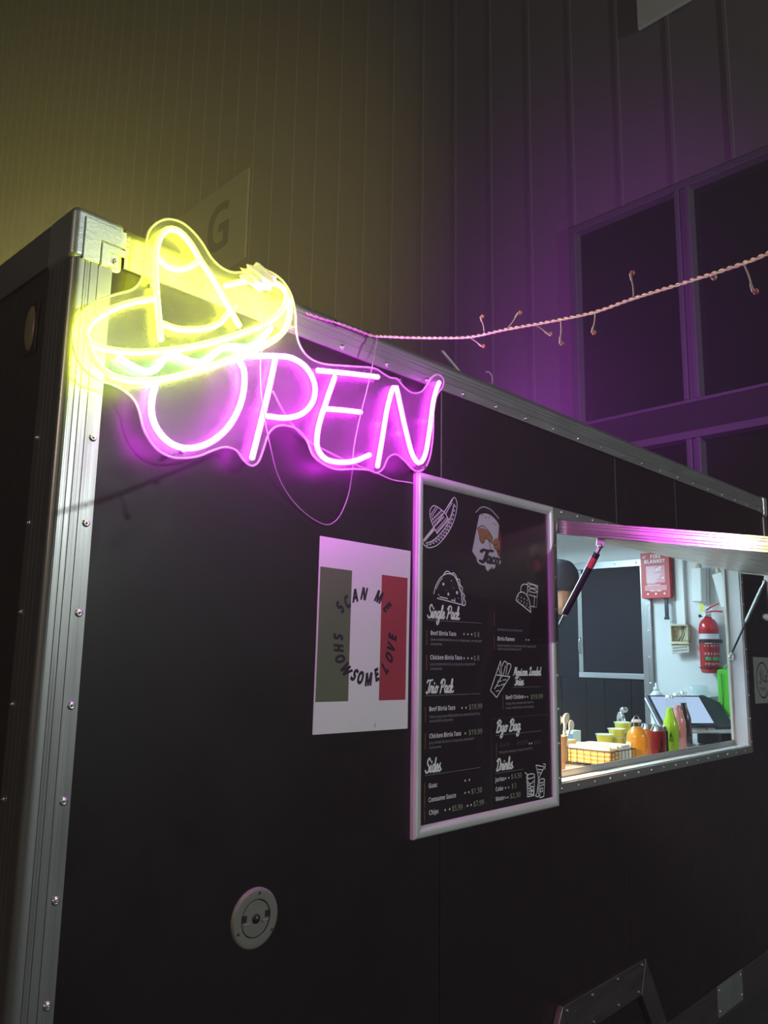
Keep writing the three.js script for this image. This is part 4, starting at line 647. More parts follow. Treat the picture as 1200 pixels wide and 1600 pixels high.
{ // green carrier bag
  const tex = canvasTex(256, 256, (c) => { c.fillStyle = '#4fc22c'; c.fillRect(0, 0, 256, 256); c.strokeStyle = c.fillStyle = '#b9eda2'; c.lineWidth = 9; c.beginPath(); c.arc(150, 92, 38, 0, 7); c.stroke(); c.beginPath(); c.moveTo(128, 100); c.quadraticCurveTo(150, 60, 176, 82); c.quadraticCurveTo(160, 96, 150, 112); c.fill(); c.globalAlpha = 0.25; c.lineWidth = 1.5; for (let i = -256; i < 256; i += 7) { c.beginPath(); c.moveTo(i, 0); c.lineTo(i + 256, 256); c.stroke(); } });
  const o = thing('carrier_bag', 'bright green cloth bag with a pale round emblem behind the till', 'bag', [3.847, 1.284, -0.135]);
  const g = new RoundedBoxGeometry(0.122, 0.212, 0.026, 5, 0.011), gp = g.attributes.position; for (let i = 0; i < gp.count; i++) { const x = gp.getX(i), y = gp.getY(i); gp.setZ(i, gp.getZ(i) * (1 - 0.35 * (y + 0.11) / 0.22) + 0.003 * Math.sin(x * 45 + y * 20)); gp.setX(i, x * (1 + 0.04 * Math.sin(y * 30))); } g.computeVertexNormals();
  part(o, 'bag_body', g.rotateY(-Math.PI / 2), std([1, 1, 1], { map: tex, roughness: 0.8 }), [3.847, 1.392, -0.135]);
  part(o, 'side_seam', hose([V(3.832, 1.48, -0.172), V(3.831, 1.4, -0.171), V(3.832, 1.32, -0.172)], 0.0014), M.blackWire);
  part(o, 'handle', hose([V(3.847, 1.495, -0.165), V(3.847, 1.515, -0.155), V(3.847, 1.516, -0.115), V(3.847, 1.495, -0.1)], 0.004), std([0.1, 0.5, 0.05], { roughness: 0.8 }));
}
{ // till: tilted touch screen on a pedestal
  const o = thing('pos_terminal', 'tilted touch screen till with a blank pale display on the counter', 'till', [3.633, 1.165, -0.281]);
  const h = hub(o, 'screen_head', [3.633, 1.318, -0.281]); h.rotation.order = 'YXZ'; h.rotation.y = -0.611; h.rotation.x = -0.782;
  const add = (n, g, m, p = h) => { const q = shade(new THREE.Mesh(g, m)); q.name = n; p.add(q); return q; };
  add('bezel', new RoundedBoxGeometry(0.275, 0.182, 0.014, 3, 0.006).translate(0, -0.002, -0.009), M.navyPlastic);
  add('display', new RoundedBoxGeometry(0.243, 0.151, 0.003, 2, 0.001), new THREE.MeshStandardMaterial({ color: 0x202428, roughness: 0.2, emissive: new THREE.Color().setRGB(0.48, 0.66, 0.95), emissiveIntensity: 0.85 }));
  add('white_back', new RoundedBoxGeometry(0.27, 0.178, 0.008, 2, 0.003).translate(-0.004, -0.002, -0.021), M.whitePlastic);
  add('bezel_band', new RoundedBoxGeometry(0.27, 0.18, 0.007, 2, 0.003).translate(-0.003, -0.002, -0.029), M.navyPlastic);
  const side = new THREE.Shape([[0.137, 0.088], [0.155, 0.088], [0.215, 0.045], [0.212, -0.09], [0.137, -0.093]].map(([x, y]) => new THREE.Vector2(x, y)));
  add('card_reader', uvBox(new THREE.ExtrudeGeometry(side, { depth: 0.022, bevelEnabled: true, bevelSize: 0.003, bevelThickness: 0.003, bevelSegments: 2 }).translate(0, 0, -0.028)), M.navyPlastic);
  add('reader_base', new RoundedBoxGeometry(0.35, 0.014, 0.016, 3, 0.004).translate(0.036, -0.1, -0.026), M.whitePlastic);
  const pedestal = lathe([[0, 0], [0.055, 0], [0.055, 0.006], [0.03, 0.012], [0.026, 0.09], [0, 0.09]], 28); part(o, 'pedestal', pedestal, M.whitePlastic, [3.64, 1.1655, -0.29]);
  const pr = thing('receipt_printer', 'dark boxy receipt printer under the right side of the till', 'printer', [3.79, 1.165, -0.2]);
  part(pr, 'case', new RoundedBoxGeometry(0.11, 0.05, 0.11, 3, 0.008), M.navyPlastic, [3.79, 1.191, -0.207]);
  part(pr, 'paper_slot', new RoundedBoxGeometry(0.09, 0.004, 0.012, 2, 0.001), M.gap, [3.79, 1.2155, -0.2]);
  part(pr, 'lid', new RoundedBoxGeometry(0.1, 0.012, 0.05, 2, 0.004), M.blackPlastic, [3.79, 1.2205, -0.237]);
  const cable = part(o, 'cable', hose([V(3.60, 1.25, -0.25), V(3.62, 1.262, -0.215), V(3.66, 1.25, -0.19), V(3.685, 1.205, -0.185), V(3.69, 1.172, -0.2), V(3.66, 1.169, -0.22)], 0.0024), M.blackWire);
  for (const [i, x, z, a, l] of [[0, 3.60, -0.13, 0.2, 'white sheet of paper lying on the counter before the till'], [1, 3.70, -0.115, -0.15, 'white slip of paper at the right end of the counter']]) { const s = part(scene, numbered('paper_sheet'), new RoundedBoxGeometry(0.09, 0.0016, 0.06, 1, 0.0005).rotateY(a), M.paper, [x, 1.1665, z]); s.userData = { label: l, category: 'paper' }; }
  for (let i = 0; i < 3; i++) { const s = part(scene, numbered('paper_stack'), new RoundedBoxGeometry(0.058, 0.006, 0.1, 2, 0.002).rotateY(0.03 * i), i === 1 ? M.navyPlastic : M.paper, [3.835, 1.2655 + i * 0.0066, -0.122]); s.userData = { label: ['lowest white pad between the till and the green bag', 'dark pad between two white ones right of the till', 'topmost white pad right of the till'][i], category: 'pad' }; }
  const under = part(scene, 'shelf_box', bx(3.80, 3.915, 1.1655, 1.262, -0.146, -0.072, 0.003), M.blackPlastic); under.userData = { label: 'black box at the right end of the counter under the pads', category: 'box' };
}
{ // three glass soda bottles
  const glass = phys([0.97, 0.99, 0.99], { roughness: 0.04, transmission: 1, thickness: 0, ior: 1.5 });
  const outer = [[0.0, 0.0], [0.026, 0.0], [0.0305, 0.004], [0.031, 0.02], [0.031, 0.104], [0.0295, 0.122], [0.024, 0.142], [0.0165, 0.164], [0.0135, 0.18], [0.0128, 0.2], [0.0128, 0.222], [0.0152, 0.224], [0.0152, 0.229], [0.013, 0.2305]];
  const liq = [[0, 0.003], [0.0245, 0.003], [0.029, 0.007], [0.0295, 0.02], [0.0295, 0.104], [0.028, 0.122], [0.0225, 0.142], [0.015, 0.164], [0.0122, 0.178], [0.0118, 0.186], [0, 0.186]];
  const tri = (colour) => canvasTex(512, 256, (c) => { c.clearRect(0, 0, 512, 256); c.translate(255, 0); c.fillStyle = c.strokeStyle = '#15160f'; c.globalAlpha = 0.85; c.beginPath(); c.moveTo(0, 40); c.lineTo(44, 110); c.lineTo(-44, 110); c.closePath(); c.fill(); c.clearRect(-6, 74, 12, 26); c.lineWidth = 6; c.beginPath(); c.moveTo(-52, 120); c.lineTo(52, 120); c.lineTo(64, 172); c.lineTo(-64, 172); c.closePath(); c.stroke(); c.fillStyle = '#15160f'; c.font = 'bold 34px sans-serif'; c.textAlign = 'center'; c.fillText('JARRITOS', 0, 160, 104); });
  [[1048, -0.135, [0.5, 0.78, 0.02], '#8fd214', 'lime green soda bottle, left of the three by the till'], [1060, -0.192, [0.85, 0.33, 0.3], '#e28a82', 'pink soda bottle between the green and the dark red one'], [1070, -0.250, [0.035, 0.002, 0.005], '#3a0a10', 'dark red soda bottle, right of the three by the till']].forEach(([u, z, col, css, label], i) => {
    const x = on(u, 1140, z).x;
    const o = thing('soda_bottle', label, 'bottle', [x, 1.165, z], 'glass soda bottles on the counter');
    part(o, 'glass_shell', lathe(outer, 32), glass, [x, 1.1655, z]);
    part(o, 'drink', lathe(liq, 32), phys(col, { roughness: 0.25, transmission: i < 2 ? 0.2 : 0.05, thickness: 0 }), [x, 1.1655, z]);
    if (i < 2) part(o, 'printed_label', new THREE.CylinderGeometry(0.0313, 0.0313, 0.075, 32, 1, true, -0.95, 1.9).rotateY(R(-66)), std([1, 1, 1], { map: tri(css), transparent: true, alphaTest: 0.3, roughness: 0.4 }), [x, 1.238, z]);
    part(o, 'cap', lathe([[0, 0.236], [0.0125, 0.236], [0.0145, 0.233], [0.0158, 0.226], [0.0158, 0.224], [0.0152, 0.224]], 24), phys([0.8, 0.82, 0.83], { metalness: 0.3, roughness: 0.35 }), [x, 1.1655, z]);
  });
}
{ // cans
  const can = lathe([[0, 0.004], [0.022, 0.003], [0.0245, 0], [0.0265, 0.003], [0.033, 0.012], [0.033, 0.103]], 40), top = lathe([[0.033, 0.103], [0.027, 0.1165], [0.0272, 0.1195], [0.026, 0.1205], [0.0252, 0.117], [0, 0.1165]], 40);
  const colaTex = canvasTex(1024, 256, (c) => { c.fillStyle = '#8e0d14'; c.fillRect(0, 0, 1024, 256); c.fillStyle = '#14090a'; c.fillRect(930, 0, 94, 256); c.fillRect(330, 0, 80, 256); c.fillStyle = '#c9b8b0'; c.fillRect(922, 0, 9, 256); c.fillRect(322, 0, 9, 256); c.save(); c.translate(300, 244); c.rotate(-Math.PI / 2); c.strokeStyle = '#1c0508'; script(c, 'Coca-Cola', 4, 40, 218, 42, 13); c.restore(); c.save(); c.translate(820, 244); c.rotate(-Math.PI / 2); c.strokeStyle = '#1c0508'; script(c, 'Coca-Cola', 4, 40, 218, 42, 13); c.restore(); });
  const orangeTex = canvasTex(1024, 256, (c) => { c.fillStyle = '#b8662c'; c.fillRect(0, 0, 1024, 256); c.fillStyle = '#d6762a'; for (let i = 0; i < 8; i++) { c.beginPath(); c.arc(60 + i * 130, 90, 40, 0, 7); c.fill(); } c.fillStyle = '#2b2536'; c.fillRect(0, 170, 1024, 86); c.fillStyle = '#e8e4e2'; c.font = 'italic bold 120px sans-serif'; for (let i = 0; i < 5; i++) c.fillText('S', 60 + i * 205, 216); });
  [[1030, -0.138, colaTex, 'dark red soda can with black script, beside the green bottle', 14], [1014, -0.212, orangeTex, 'orange and dark soda can beside the juice bottle', 10]].forEach(([u, z, tex, label, turn]) => {
    const x = on(u, 1150, z).x;
    const o = thing('soda_can', label, 'can', [x, 1.165, z], 'soda cans on the counter');
    part(o, 'can_body', can.clone().rotateY(R(turn)), std([1, 1, 1], { map: tex, metalness: 0.35, roughness: 0.28 }), [x, 1.1655, z]);
    part(o, 'can_top', top, M.chrome, [x, 1.1655, z]);
    part(o, 'pull_tab', new THREE.TorusGeometry(0.008, 0.0018, 6, 18).rotateX(Math.PI / 2).scale(1, 0.5, 1.3), M.chrome, [x, 1.1655 + 0.1185, z]);
  });
}
{ // juice bottle with a wire handle
  const x = 2.915, z = -0.145, Y = 1.1655, o = thing('juice_bottle', 'orange juice bottle with a handled cap in front of the tubs', 'bottle', [x, Y, z]);
  part(o, 'juice', lathe([[0, 0.003], [0.034, 0.003], [0.0375, 0.008], [0.0375, 0.088], [0.0335, 0.104], [0.024, 0.118], [0.017, 0.126], [0, 0.127]], 36), phys([0.95, 0.48, 0.03], { roughness: 0.3, transmission: 0.4, thickness: 0 }), [x, Y, z]);
  part(o, 'bottle_shell', lathe([[0, 0], [0.036, 0], [0.0392, 0.006], [0.0392, 0.089], [0.035, 0.106], [0.0255, 0.12], [0.0175, 0.129], [0.0175, 0.142], [0.0195, 0.144], [0.018, 0.147]], 36), phys([0.97, 0.97, 0.95], { roughness: 0.05, transmission: 1, thickness: 0 }), [x, Y, z]);
  part(o, 'cap', lathe([[0, 0.152], [0.016, 0.152], [0.018, 0.149], [0.018, 0.143]], 24), M.whitePlastic, [x, Y, z]);
  part(o, 'wire_handle', hose([V(x - 0.02, Y + 0.13, z), V(x - 0.021, Y + 0.156, z), V(x - 0.01, Y + 0.165, z), V(x + 0.01, Y + 0.165, z), V(x + 0.021, Y + 0.156, z), V(x + 0.02, Y + 0.13, z)], 0.0016), M.chrome);
  part(o, 'paper_tag', new THREE.CylinderGeometry(0.0398, 0.0398, 0.055, 24, 1, true, 0, 1.0).rotateY(R(205)), std([0.85, 0.62, 0.4], { roughness: 0.7 }), [x, Y + 0.045, z]);
}
{ // sauce tubs, stacked
  const tub = phys([0.78, 0.72, 0.1], { roughness: 0.35, transmission: 0.3, thickness: 0 }), lidM = phys([0.8, 0.85, 0.66], { roughness: 0.2, transmission: 0.35, thickness: 0 });
  const body = lathe([[0, 0], [0.027, 0], [0.0285, 0.003], [0.0345, 0.028], [0.0355, 0.0285]], 32), lid = lathe([[0, 0.029], [0.031, 0.029], [0.0318, 0.0312], [0.037, 0.0312], [0.0378, 0.03], [0.0366, 0.0275]], 32);
  const tall = body.clone().scale(1, 1.2, 1), tallLid = lid.clone().translate(0, 0.0062, 0);
  const spots = [[3.05, -0.35, 2, 'left', 0.0385], [3.129, -0.338, 3, 'middle', 0.0315], [3.215, -0.355, 3, 'right', 0.0385]];
  const names = { left: ['lower yellow tub of the short left stack', 'top yellow tub of the short left stack'], middle: ['bottom yellow tub of the middle stack', 'second yellow tub of the middle stack', 'top yellow tub of the middle stack'], right: ['bottom yellow tub of the right-hand rear stack', 'second yellow tub of the right-hand rear stack', 'top yellow tub of the right-hand rear stack'] };
  for (const [x, z, n, key, pitch] of spots) for (let i = 0; i < n; i++) {
    const Y = 1.1655 + i * pitch, o = thing('sauce_tub', names[key][i], 'tub', [x, Y, z], 'lidded sauce tubs on the counter');
    part(o, 'tub_body', pitch > 0.035 ? tall : body, tub, [x, Y, z]); part(o, 'lid', pitch > 0.035 ? tallLid : lid, lidM, [x, Y, z]);
  }
  const c = thing('carton', 'small pale blue printed carton behind the tubs', 'carton', [2.99, 1.165, -0.46]);
  part(c, 'carton_body', new RoundedBoxGeometry(0.06, 0.085, 0.04, 2, 0.002), std([0.55, 0.7, 0.78]), [2.99, 1.2085, -0.46]); part(c, 'printed_band', bx(2.958, 2.9605, 1.2, 1.24, -0.478, -0.442, 0.0008), std([0.1, 0.3, 0.5]));
}
{ // wire basket with wrapped food
  const X0 = 2.652, X1 = 2.83, Z0 = -0.3, Z1 = -0.112, Y0 = 1.168, Y1 = 1.222, o = thing('wire_basket', 'black wire basket on the counter holding wrapped food', 'basket', [2.74, 1.165, -0.205]);
  const top = [V(X0, Y1, Z0), V(X1, Y1, Z0), V(X1, Y1, Z1), V(X0, Y1, Z1)], bot = top.map((p) => V(p.x, Y0, p.z));
  for (const q of [top, bot]) for (let i = 0; i < 4; i++) part(o, 'rim_wire', rod(q[i], q[(i + 1) % 4], 0.0018, 0.0018, 8), M.blackWire);
  for (let k = 0; k <= 7; k++) { const z = Z0 + (Z1 - Z0) * k / 7, x = X0 + (X1 - X0) * k / 7; part(o, 'upright_wire', rod(V(X0, Y0, z), V(X0, Y1, z), 0.0012, 0.0012, 8), M.blackWire); part(o, 'upright_wire', rod(V(X1, Y0, z), V(X1, Y1, z), 0.0012, 0.0012, 8), M.blackWire); part(o, 'base_wire', rod(V(X0, Y0, z), V(X1, Y0, z), 0.0012, 0.0012, 8), M.blackWire); if (k % 7) { part(o, 'upright_wire', rod(V(x, Y0, Z1), V(x, Y1, Z1), 0.0012, 0.0012, 8), M.blackWire); part(o, 'upright_wire', rod(V(x, Y0, Z0), V(x, Y1, Z0), 0.0012, 0.0012, 8), M.blackWire); } }
  part(o, 'handle_loop', hose([V(X1 - 0.01, Y1, -0.265), V(X1 + 0.005, Y1 + 0.002, -0.262), V(X1 + 0.012, Y1 - 0.022, -0.24), V(X1 + 0.012, Y1 - 0.022, -0.19), V(X1 + 0.005, Y1 + 0.002, -0.17), V(X1 - 0.01, Y1, -0.166)], 0.002), M.blackWire);
  const wrapTex = canvasTex(256, 128, (c) => { c.fillStyle = '#efe3c8'; c.fillRect(0, 0, 256, 128); for (let i = 0; i < 14; i++) { c.strokeStyle = ['#e0b02c', '#d8882a', '#c8642c', '#e9d28c'][i % 4]; c.lineWidth = 3 + 5 * rnd(); c.beginPath(); c.moveTo(0, 30 + i * 7); c.bezierCurveTo(80, 10 + i * 9, 160, 50 + i * 6, 256, 24 + i * 8); c.stroke(); } });
  const wrapM = std([1, 1, 1], { map: wrapTex, roughness: 0.7 }), labels = ['nearest flat wrapped parcel standing in the wire basket', 'second wrapped parcel in the wire basket', 'third wrapped parcel in the wire basket', 'white folded paper bundle filling the back of the basket'];
  for (let i = 0; i < 4; i++) {
    const g = new RoundedBoxGeometry(i === 3 ? 0.07 : 0.024, 0.062, 0.165, 4, 0.008), p = g.attributes.position; for (let k = 0; k < p.count; k++) p.setXYZ(k, p.getX(k) * (1 + 0.12 * Math.sin(p.getZ(k) * 50 + i)), p.getY(k) + 0.004 * Math.sin(p.getZ(k) * 38 + i * 2) * (p.getY(k) > 0 ? 1 : 0.2), p.getZ(k)); g.computeVertexNormals();
    const o2 = part(scene, numbered('food_parcel'), g.rotateZ(i === 3 ? 0 : R(-5)), i === 3 ? M.paper : wrapM, [[2.672, 2.697, 2.723, 2.784][i], 1.204, -0.206]); o2.userData = { label: labels[i], category: 'parcel' };
  }
}
{ // kraft cup of spoons, boxes behind
  const x = 2.318, z = -0.135, Y = 1.1655, o = thing('paper_cup', 'brown paper cup at the left end of the counter', 'cup', [x, Y, z]);
  part(o, 'cup_wall', lathe([[0, 0.002], [0.03, 0.002], [0.0305, 0], [0.032, 0], [0.043, 0.128], [0.0445, 0.131], [0.043, 0.133], [0.0415, 0.129], [0.0308, 0.006], [0, 0.006]], 36), M.kraft, [x, Y, z]);
  for (let i = 0; i < 9; i++) {
    const a = i * 0.72, tilt = i === 8 ? 0.62 : 0.08 + 0.1 * ((i * 37) % 5) / 5, g = new THREE.ExtrudeGeometry(new THREE.Shape([...arc(0, 0.172, 0.0165, -66, 246, 16), [-0.004, 0.15], [-0.0035, 0.012], [0.0035, 0.012], [0.004, 0.15]].map(([q, r]) => new THREE.Vector2(q, r))), { depth: 0.0016, bevelEnabled: true, bevelSize: 0.0005, bevelThickness: 0.0005, bevelSegments: 1 });
    const labels = ['wooden spoon leaning far out of the paper cup to the right', 'upright wooden spoon packed in the paper cup'];
    const q = part(scene, numbered('wooden_spoon'), g.rotateZ(-tilt * (i === 8 ? 1 : Math.cos(a))).rotateX(i === 8 ? 0 : tilt * Math.sin(a)), M.wood, [x + (i === 8 ? 0.004 : 0.02 * Math.cos(a)), Y + 0.006 + (i % 3) * 0.006, z + (i === 8 ? 0.004 : 0.018 * Math.sin(a))]);
    q.userData = { label: i === 8 ? labels[0] : labels[1], category: 'spoon', group: 'wooden spoons in the paper cup' };
  }
  const tex = canvasTex(256, 128, (c) => { c.fillStyle = '#e8e8ea'; c.fillRect(0, 0, 256, 128); c.fillStyle = '#4d6fae'; for (let y = 0; y < 4; y++) for (let k = 0; k < 8; k++) if ((k + y) % 2) { c.beginPath(); c.arc(20 + k * 31, 20 + y * 30, 10, 0, 7); c.fill(); } });
  const ck = part(scene, 'checked_liner', new RoundedBoxGeometry(0.10, 0.05, 0.09, 3, 0.01).rotateY(0.5), std([1, 1, 1], { map: tex, roughness: 0.8 }), [2.60, 1.238, -0.36]); ck.userData = { label: 'stack of blue checked paper liners behind the paper cup', category: 'paper' };
  const tr = thing('card_tray', 'brown cardboard tray along the back of the counter', 'tray', [2.68, 1.165, -0.42]);
  part(tr, 'tray_base', bx(2.5, 2.93, 1.1655, 1.1685, -0.53, -0.31, 0.001), M.card); part(tr, 'tray_wall', bx(2.5, 2.503, 1.169, 1.212, -0.53, -0.31, 0.001), M.card); part(tr, 'tray_wall', bx(2.93, 2.933, 1.169, 1.212, -0.53, -0.31, 0.001), M.card); part(tr, 'tray_wall', bx(2.504, 2.929, 1.169, 1.225, -0.53, -0.527, 0.001), M.card); part(tr, 'tray_wall', bx(2.504, 2.929, 1.169, 1.208, -0.313, -0.31, 0.001), M.card);
  const bundle = part(scene, 'card_bundle', new RoundedBoxGeometry(0.16, 0.06, 0.09, 3, 0.006).rotateY(-0.2), std([0.62, 0.5, 0.28], { roughness: 0.85 }), [2.80, 1.2, -0.43]); bundle.userData = { label: 'flat tan card bundle in the tray, left of the tubs', category: 'bundle' };
  const tap = thing('counter_tap', 'small chrome tap with a round knob behind the juice bottle', 'tap', [3.36, 1.165, -0.42]);
  part(tap, 'spout', hose([V(3.36, 1.166, -0.42), V(3.36, 1.25, -0.42), V(3.36, 1.29, -0.43), V(3.372, 1.305, -0.445), V(3.385, 1.29, -0.46), V(3.388, 1.26, -0.463)], 0.009), M.chrome); part(tap, 'knob', new THREE.SphereGeometry(0.018, 20, 14).scale(1, 0.75, 1), M.chrome, [3.395, 1.318, -0.44]);
  const sp = thing('pump_bottle', 'white pump bottle top showing above the till screen', 'bottle', [3.89, 1.165, -0.55]); part(sp, 'bottle', lathe([[0, 0], [0.03, 0], [0.032, 0.004], [0.032, 0.2], [0.012, 0.222], [0, 0.222]], 24), M.whitePlastic, [3.895, 1.166, -0.52]); part(sp, 'pump', lathe([[0, 0.22], [0.014, 0.22], [0.014, 0.236], [0.005, 0.24], [0.005, 0.256], [0, 0.258]], 20), M.whitePlastic, [3.895, 1.166, -0.52]);
  const cl = thing('plastic_bowl', 'clear plastic bowl upside down behind the till', 'bowl', [3.9, 1.37, -0.3]); const shelfG = bx(3.85, 3.949, 1.362, 1.37, -0.4, -0.24, 0.001);
  part(cl, 'bowl_shell', lathe([[0.062, 0], [0.06, 0.004], [0.052, 0.042], [0.044, 0.05], [0, 0.052]], 36), phys([0.9, 0.95, 0.95], { roughness: 0.15, transmission: 0.85, thickness: 0 }), [3.885, 1.371, -0.315]); part(T, 'wall_shelf', shelfG, M.white);
}

// ================================================================ THE COOK, SEEN FROM BEHIND
{
  const field = (bones, k) => (x, y, z) => {
    let s = 0;
    for (const b of bones) {
      const [a, c, r0, r1] = b, dx = c.x - a.x, dy = c.y - a.y, dz = c.z - a.z, h = Math.max(0, Math.min(1, ((x - a.x) * dx + (y - a.y) * dy + (z - a.z) * dz) / (dx * dx + dy * dy + dz * dz + 1e-9)));
      const d = Math.hypot(x - a.x - dx * h, y - a.y - dy * h, z - a.z - dz * h) - (r0 + (r1 - r0) * h); s += Math.exp(-d * k);
    }
    return -Math.log(s + 1e-30) / k;
  };
  function mesh(f, lo, hi, cell) {                                            // surface nets of marching cubes over a cube that holds lo..hi
    const size = Math.max(hi.x - lo.x, hi.y - lo.y, hi.z - lo.z) / 2 + cell * 3, n = Math.ceil(size * 2 / cell), mc = new MarchingCubes(n, M.skin, false, false, 400000), c = lo.clone().add(hi).multiplyScalar(0.5), half = n / 2;
    mc.isolation = 0;
    for (let k = 0; k < n; k++) for (let j = 0; j < n; j++) for (let i = 0; i < n; i++) mc.field[i + j * n + k * n * n] = -f(c.x + (i - half) / half * size, c.y + (j - half) / half * size, c.z + (k - half) / half * size);
    mc.update();
    let g = new THREE.BufferGeometry(); g.setAttribute('position', new THREE.BufferAttribute(new Float32Array(mc.positionArray.slice(0, mc.count * 3)), 3));
    g = mergeVertices(g.scale(size, size, size).translate(c.x, c.y, c.z), 1e-4); g.computeVertexNormals(); return plain(uvless(g.toNonIndexed()));
  }
  const uvless = (g) => { const n = g.attributes.position.count, uv = new Float32Array(n * 2), p = g.attributes.position; for (let i = 0; i < n; i++) { uv[i * 2] = p.getX(i) + p.getZ(i); uv[i * 2 + 1] = p.getY(i); } g.setAttribute('uv', new THREE.BufferAttribute(uv, 2)); return g; };
  const l = V(-0.69, 0, -0.72).normalize(), f = V(0.72, 0, -0.69).normalize(), up = V(0, 1, 0), O = V(3.02, 0.42, -0.69);      // left, forward, where the body stands
  const at = (a, h, b) => O.clone().addScaledVector(l, a).addScaledVector(up, h).addScaledVector(f, b);
  const shR = V(3.075, 1.885, -0.553), elR = V(3.075, 1.778, -0.556), wrR = V(3.215, 1.84, -0.585), shL = at(0.34, 1.43, 0.02), elL = at(0.40, 1.17, -0.02), wrL = at(0.30, 1.08, 0.2);
  const P = thing('person', 'person in a dark short-sleeved shirt with one bare arm bent, inside the window', 'person', O.toArray());
  const chest = at(0.17, 1.28, 0), hips = at(0.17, 0.92, -0.02), neck = at(0.17, 1.48, 0.05), head = at(0.19, 1.61, 0.12);
  const torso = [[at(0.1, 0.93, -0.01), at(0.095, 1.15, 0.005), 0.098, 0.09], [at(0.095, 1.15, 0.005), at(0.085, 1.37, 0), 0.09, 0.098], [at(0.24, 0.93, -0.01), at(0.245, 1.15, 0.005), 0.098, 0.09], [at(0.245, 1.15, 0.005), at(0.265, 1.37, 0), 0.09, 0.098], [at(0.17, 0.95, 0), at(0.17, 1.4, 0), 0.1, 0.1], [at(0.1, 1.4, 0.01), shR, 0.07, 0.06], [at(0.25, 1.4, 0.01), shL, 0.07, 0.06]];
  const legs = [0.08, 0.26].map((a) => [[at(a, 0.88, 0), at(a, 0.48, 0.03), 0.085, 0.058], [at(a, 0.48, 0.03), at(a, 0.08, 0), 0.056, 0.04], [at(a, 0.045, -0.03), at(a, 0.035, 0.15), 0.045, 0.035]]).flat();
  const arms = [[shR, elR, 0.05, 0.041], [elR, wrR, 0.041, 0.027], [shL, elL, 0.05, 0.04], [elL, wrL, 0.04, 0.026]];
  const palm = (w, dir, side, n) => { const q = w.clone().addScaledVector(dir, 0.05), b = [[w, w.clone().addScaledVector(dir, 0.03), 0.022, 0.024], [w.clone().addScaledVector(dir, 0.03).addScaledVector(side, -0.02), w.clone().addScaledVector(dir, 0.08).addScaledVector(side, -0.026), 0.015, 0.012], [w.clone().addScaledVector(dir, 0.03).addScaledVector(side, 0.02), w.clone().addScaledVector(dir, 0.08).addScaledVector(side, 0.026), 0.015, 0.012], [w.clone().addScaledVector(dir, 0.03), w.clone().addScaledVector(dir, 0.082), 0.015, 0.013]];
    [[-0.03, 0.058], [-0.0105, 0.074], [0.0105, 0.08], [0.03, 0.07]].forEach(([s, len]) => { const a = w.clone().addScaledVector(dir, 0.085).addScaledVector(side, s), m = a.clone().addScaledVector(dir, len * 0.45).addScaledVector(n, 0.012), e = m.clone().addScaledVector(dir, len * 0.25).addScaledVector(n, 0.026), t = e.clone().addScaledVector(dir, len * 0.06).addScaledVector(n, 0.02); b.push([a, m, 0.0092, 0.0088], [m, e, 0.0086, 0.008], [e, t, 0.008, 0.007]); });
    const a = w.clone().addScaledVector(dir, 0.03).addScaledVector(side, 0.028), m = a.clone().addScaledVector(dir, 0.03).addScaledVector(side, 0.022).addScaledVector(n, 0.01), t = m.clone().addScaledVector(dir, 0.026).addScaledVector(side, 0.004).addScaledVector(n, 0.012); b.push([a, m, 0.013, 0.0105], [m, t, 0.0105, 0.0085]); return b; };
  const handR = palm(wrR, wrR.clone().sub(elR).normalize(), V(-0.3, 0.75, -0.2).normalize(), V(0.1, 0.1, -1).normalize()), handL = palm(wrL, wrL.clone().sub(elL).normalize(), up, f);
  const hf = f.clone().multiplyScalar(0.9).addScaledVector(up, -0.4).normalize(), hu = up.clone().multiplyScalar(0.9).addScaledVector(f, 0.4).normalize(), hp = (a, b, c) => head.clone().addScaledVector(l, a).addScaledVector(hu, b).addScaledVector(hf, c);
  const skull = [[hp(0, 0.03, -0.015), hp(0, 0.025, 0.02), 0.08, 0.078], [hp(0, -0.05, 0.03), hp(0, -0.075, 0.055), 0.055, 0.038], [hp(0, 0.005, 0.085), hp(0, -0.025, 0.108), 0.012, 0.014], [hp(-0.02, -0.052, 0.09), hp(0.02, -0.052, 0.09), 0.009, 0.009], [hp(-0.032, 0.02, 0.085), hp(0.032, 0.02, 0.085), 0.014, 0.014], [hp(-0.078, -0.01, 0.0), hp(-0.084, 0.02, -0.008), 0.014, 0.016], [hp(0.078, -0.01, 0.0), hp(0.084, 0.02, -0.008), 0.014, 0.016]];
  const nk = [[neck, hp(0, -0.05, -0.01), 0.056, 0.052]];
  const box = (bs) => { const lo = V(9, 9, 9), hi = V(-9, -9, -9); for (const [a, c, r, q] of bs) for (const [p, s] of [[a, r], [c, q]]) { lo.min(p.clone().subScalar(s)); hi.max(p.clone().addScalar(s)); } return [lo, hi]; };
  const body = [...torso.map(([a, b, r, q]) => [a, b, r - 0.008, q - 0.008]), ...legs.map(([a, b, r, q]) => [a, b, r - 0.008, q - 0.008]), ...arms, ...nk], merged = [mesh(field(body, 55), ...box(body), 0.016), mesh(field([...skull, ...nk.slice(0, 1)], 120), ...box(skull), 0.005), mesh(field([...handR, [elR.clone().lerp(wrR, 0.7), wrR, 0.031, 0.027]], 320), ...box(handR), 0.0032), mesh(field([...handL, [elL.clone().lerp(wrL, 0.7), wrL, 0.03, 0.026]], 320), ...box(handL), 0.0032)];
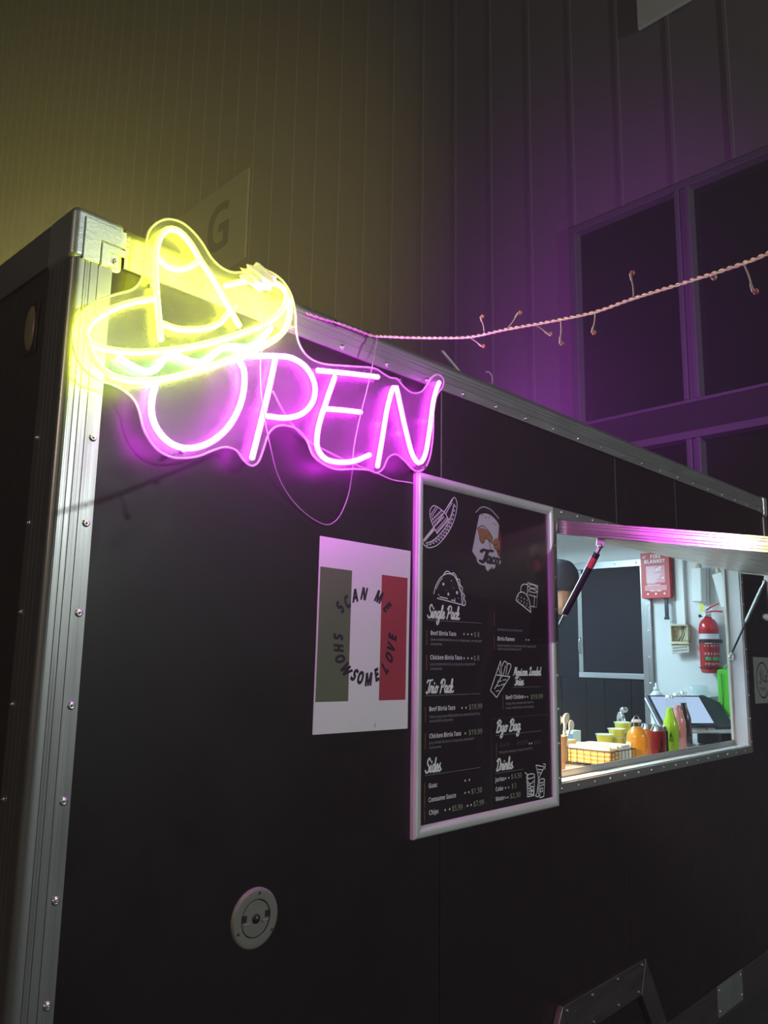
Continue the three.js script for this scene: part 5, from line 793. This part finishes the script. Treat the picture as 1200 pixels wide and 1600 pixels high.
  part(P, 'body', mergeGeometries(merged), M.skin);
  const slR = shR.clone().lerp(elR, 0.36), slL = shL.clone().lerp(elL, 0.6), tee = [...torso, [shR, slR, 0.07, 0.068], [shL, slL, 0.06, 0.06]];
  const tf = field(tee, 50), cutR = elR.clone().sub(shR).normalize(), cutL = elL.clone().sub(shL).normalize();
  part(P, 'shirt', mesh((x, y, z) => { const p = V(x, y, z), w = 0.003 * Math.sin(x * 60 + y * 34) * Math.sin(y * 52 - z * 44); return Math.max(tf(x, y, z) + w, p.clone().sub(shR).dot(cutR) - 0.062 + (p.distanceTo(shR) > 0.2 ? -9 : 0), O.y + 0.86 - y, p.distanceTo(shL) < 0.3 ? p.clone().sub(shL).dot(cutL) - 0.19 : -9); }, ...box(tee), 0.011), M.tee);
  const tr = [[at(0.1, 0.9, -0.01), at(0.24, 0.9, -0.01), 0.104, 0.104], ...legs.filter((_, i) => i % 3 < 2)]; part(P, 'trousers', mesh((x, y, z) => Math.max(field(tr, 50)(x, y, z) - 0.006, O.y + 0.07 - y), ...box(tr), 0.016), M.trousers);
  for (const i of [2, 5]) { const [a, b] = legs[i]; part(P, 'shoe', mesh((x, y, z) => Math.max(field([[a, b, 0.05, 0.04]], 60)(x, y, z), O.y + 0.001 - y), ...box([[a, b, 0.06, 0.05]]), 0.008), M.blackPlastic); }
  part(P, 'hair', mesh((x, y, z) => { const p = V(x, y, z).sub(head), fr = p.dot(hf), h = p.dot(hu); return Math.max(field([[hp(0, 0.035, -0.025), hp(0, 0.035, 0.01), 0.09, 0.086]], 60)(x, y, z), fr - 0.055 - h * 0.2, -h - 0.02 - fr * 0.4); }, ...box([[hp(0, 0.03, -0.02), hp(0, 0.03, 0.02), 0.1, 0.1]]), 0.006), M.hair);
  for (const s of [-1, 1]) part(P, 'eye', new THREE.SphereGeometry(0.011, 16, 12), std([0.75, 0.74, 0.72], { roughness: 0.2 }), hp(s * 0.031, 0.004, 0.078).toArray());
}
renderer.render(scene, camera);
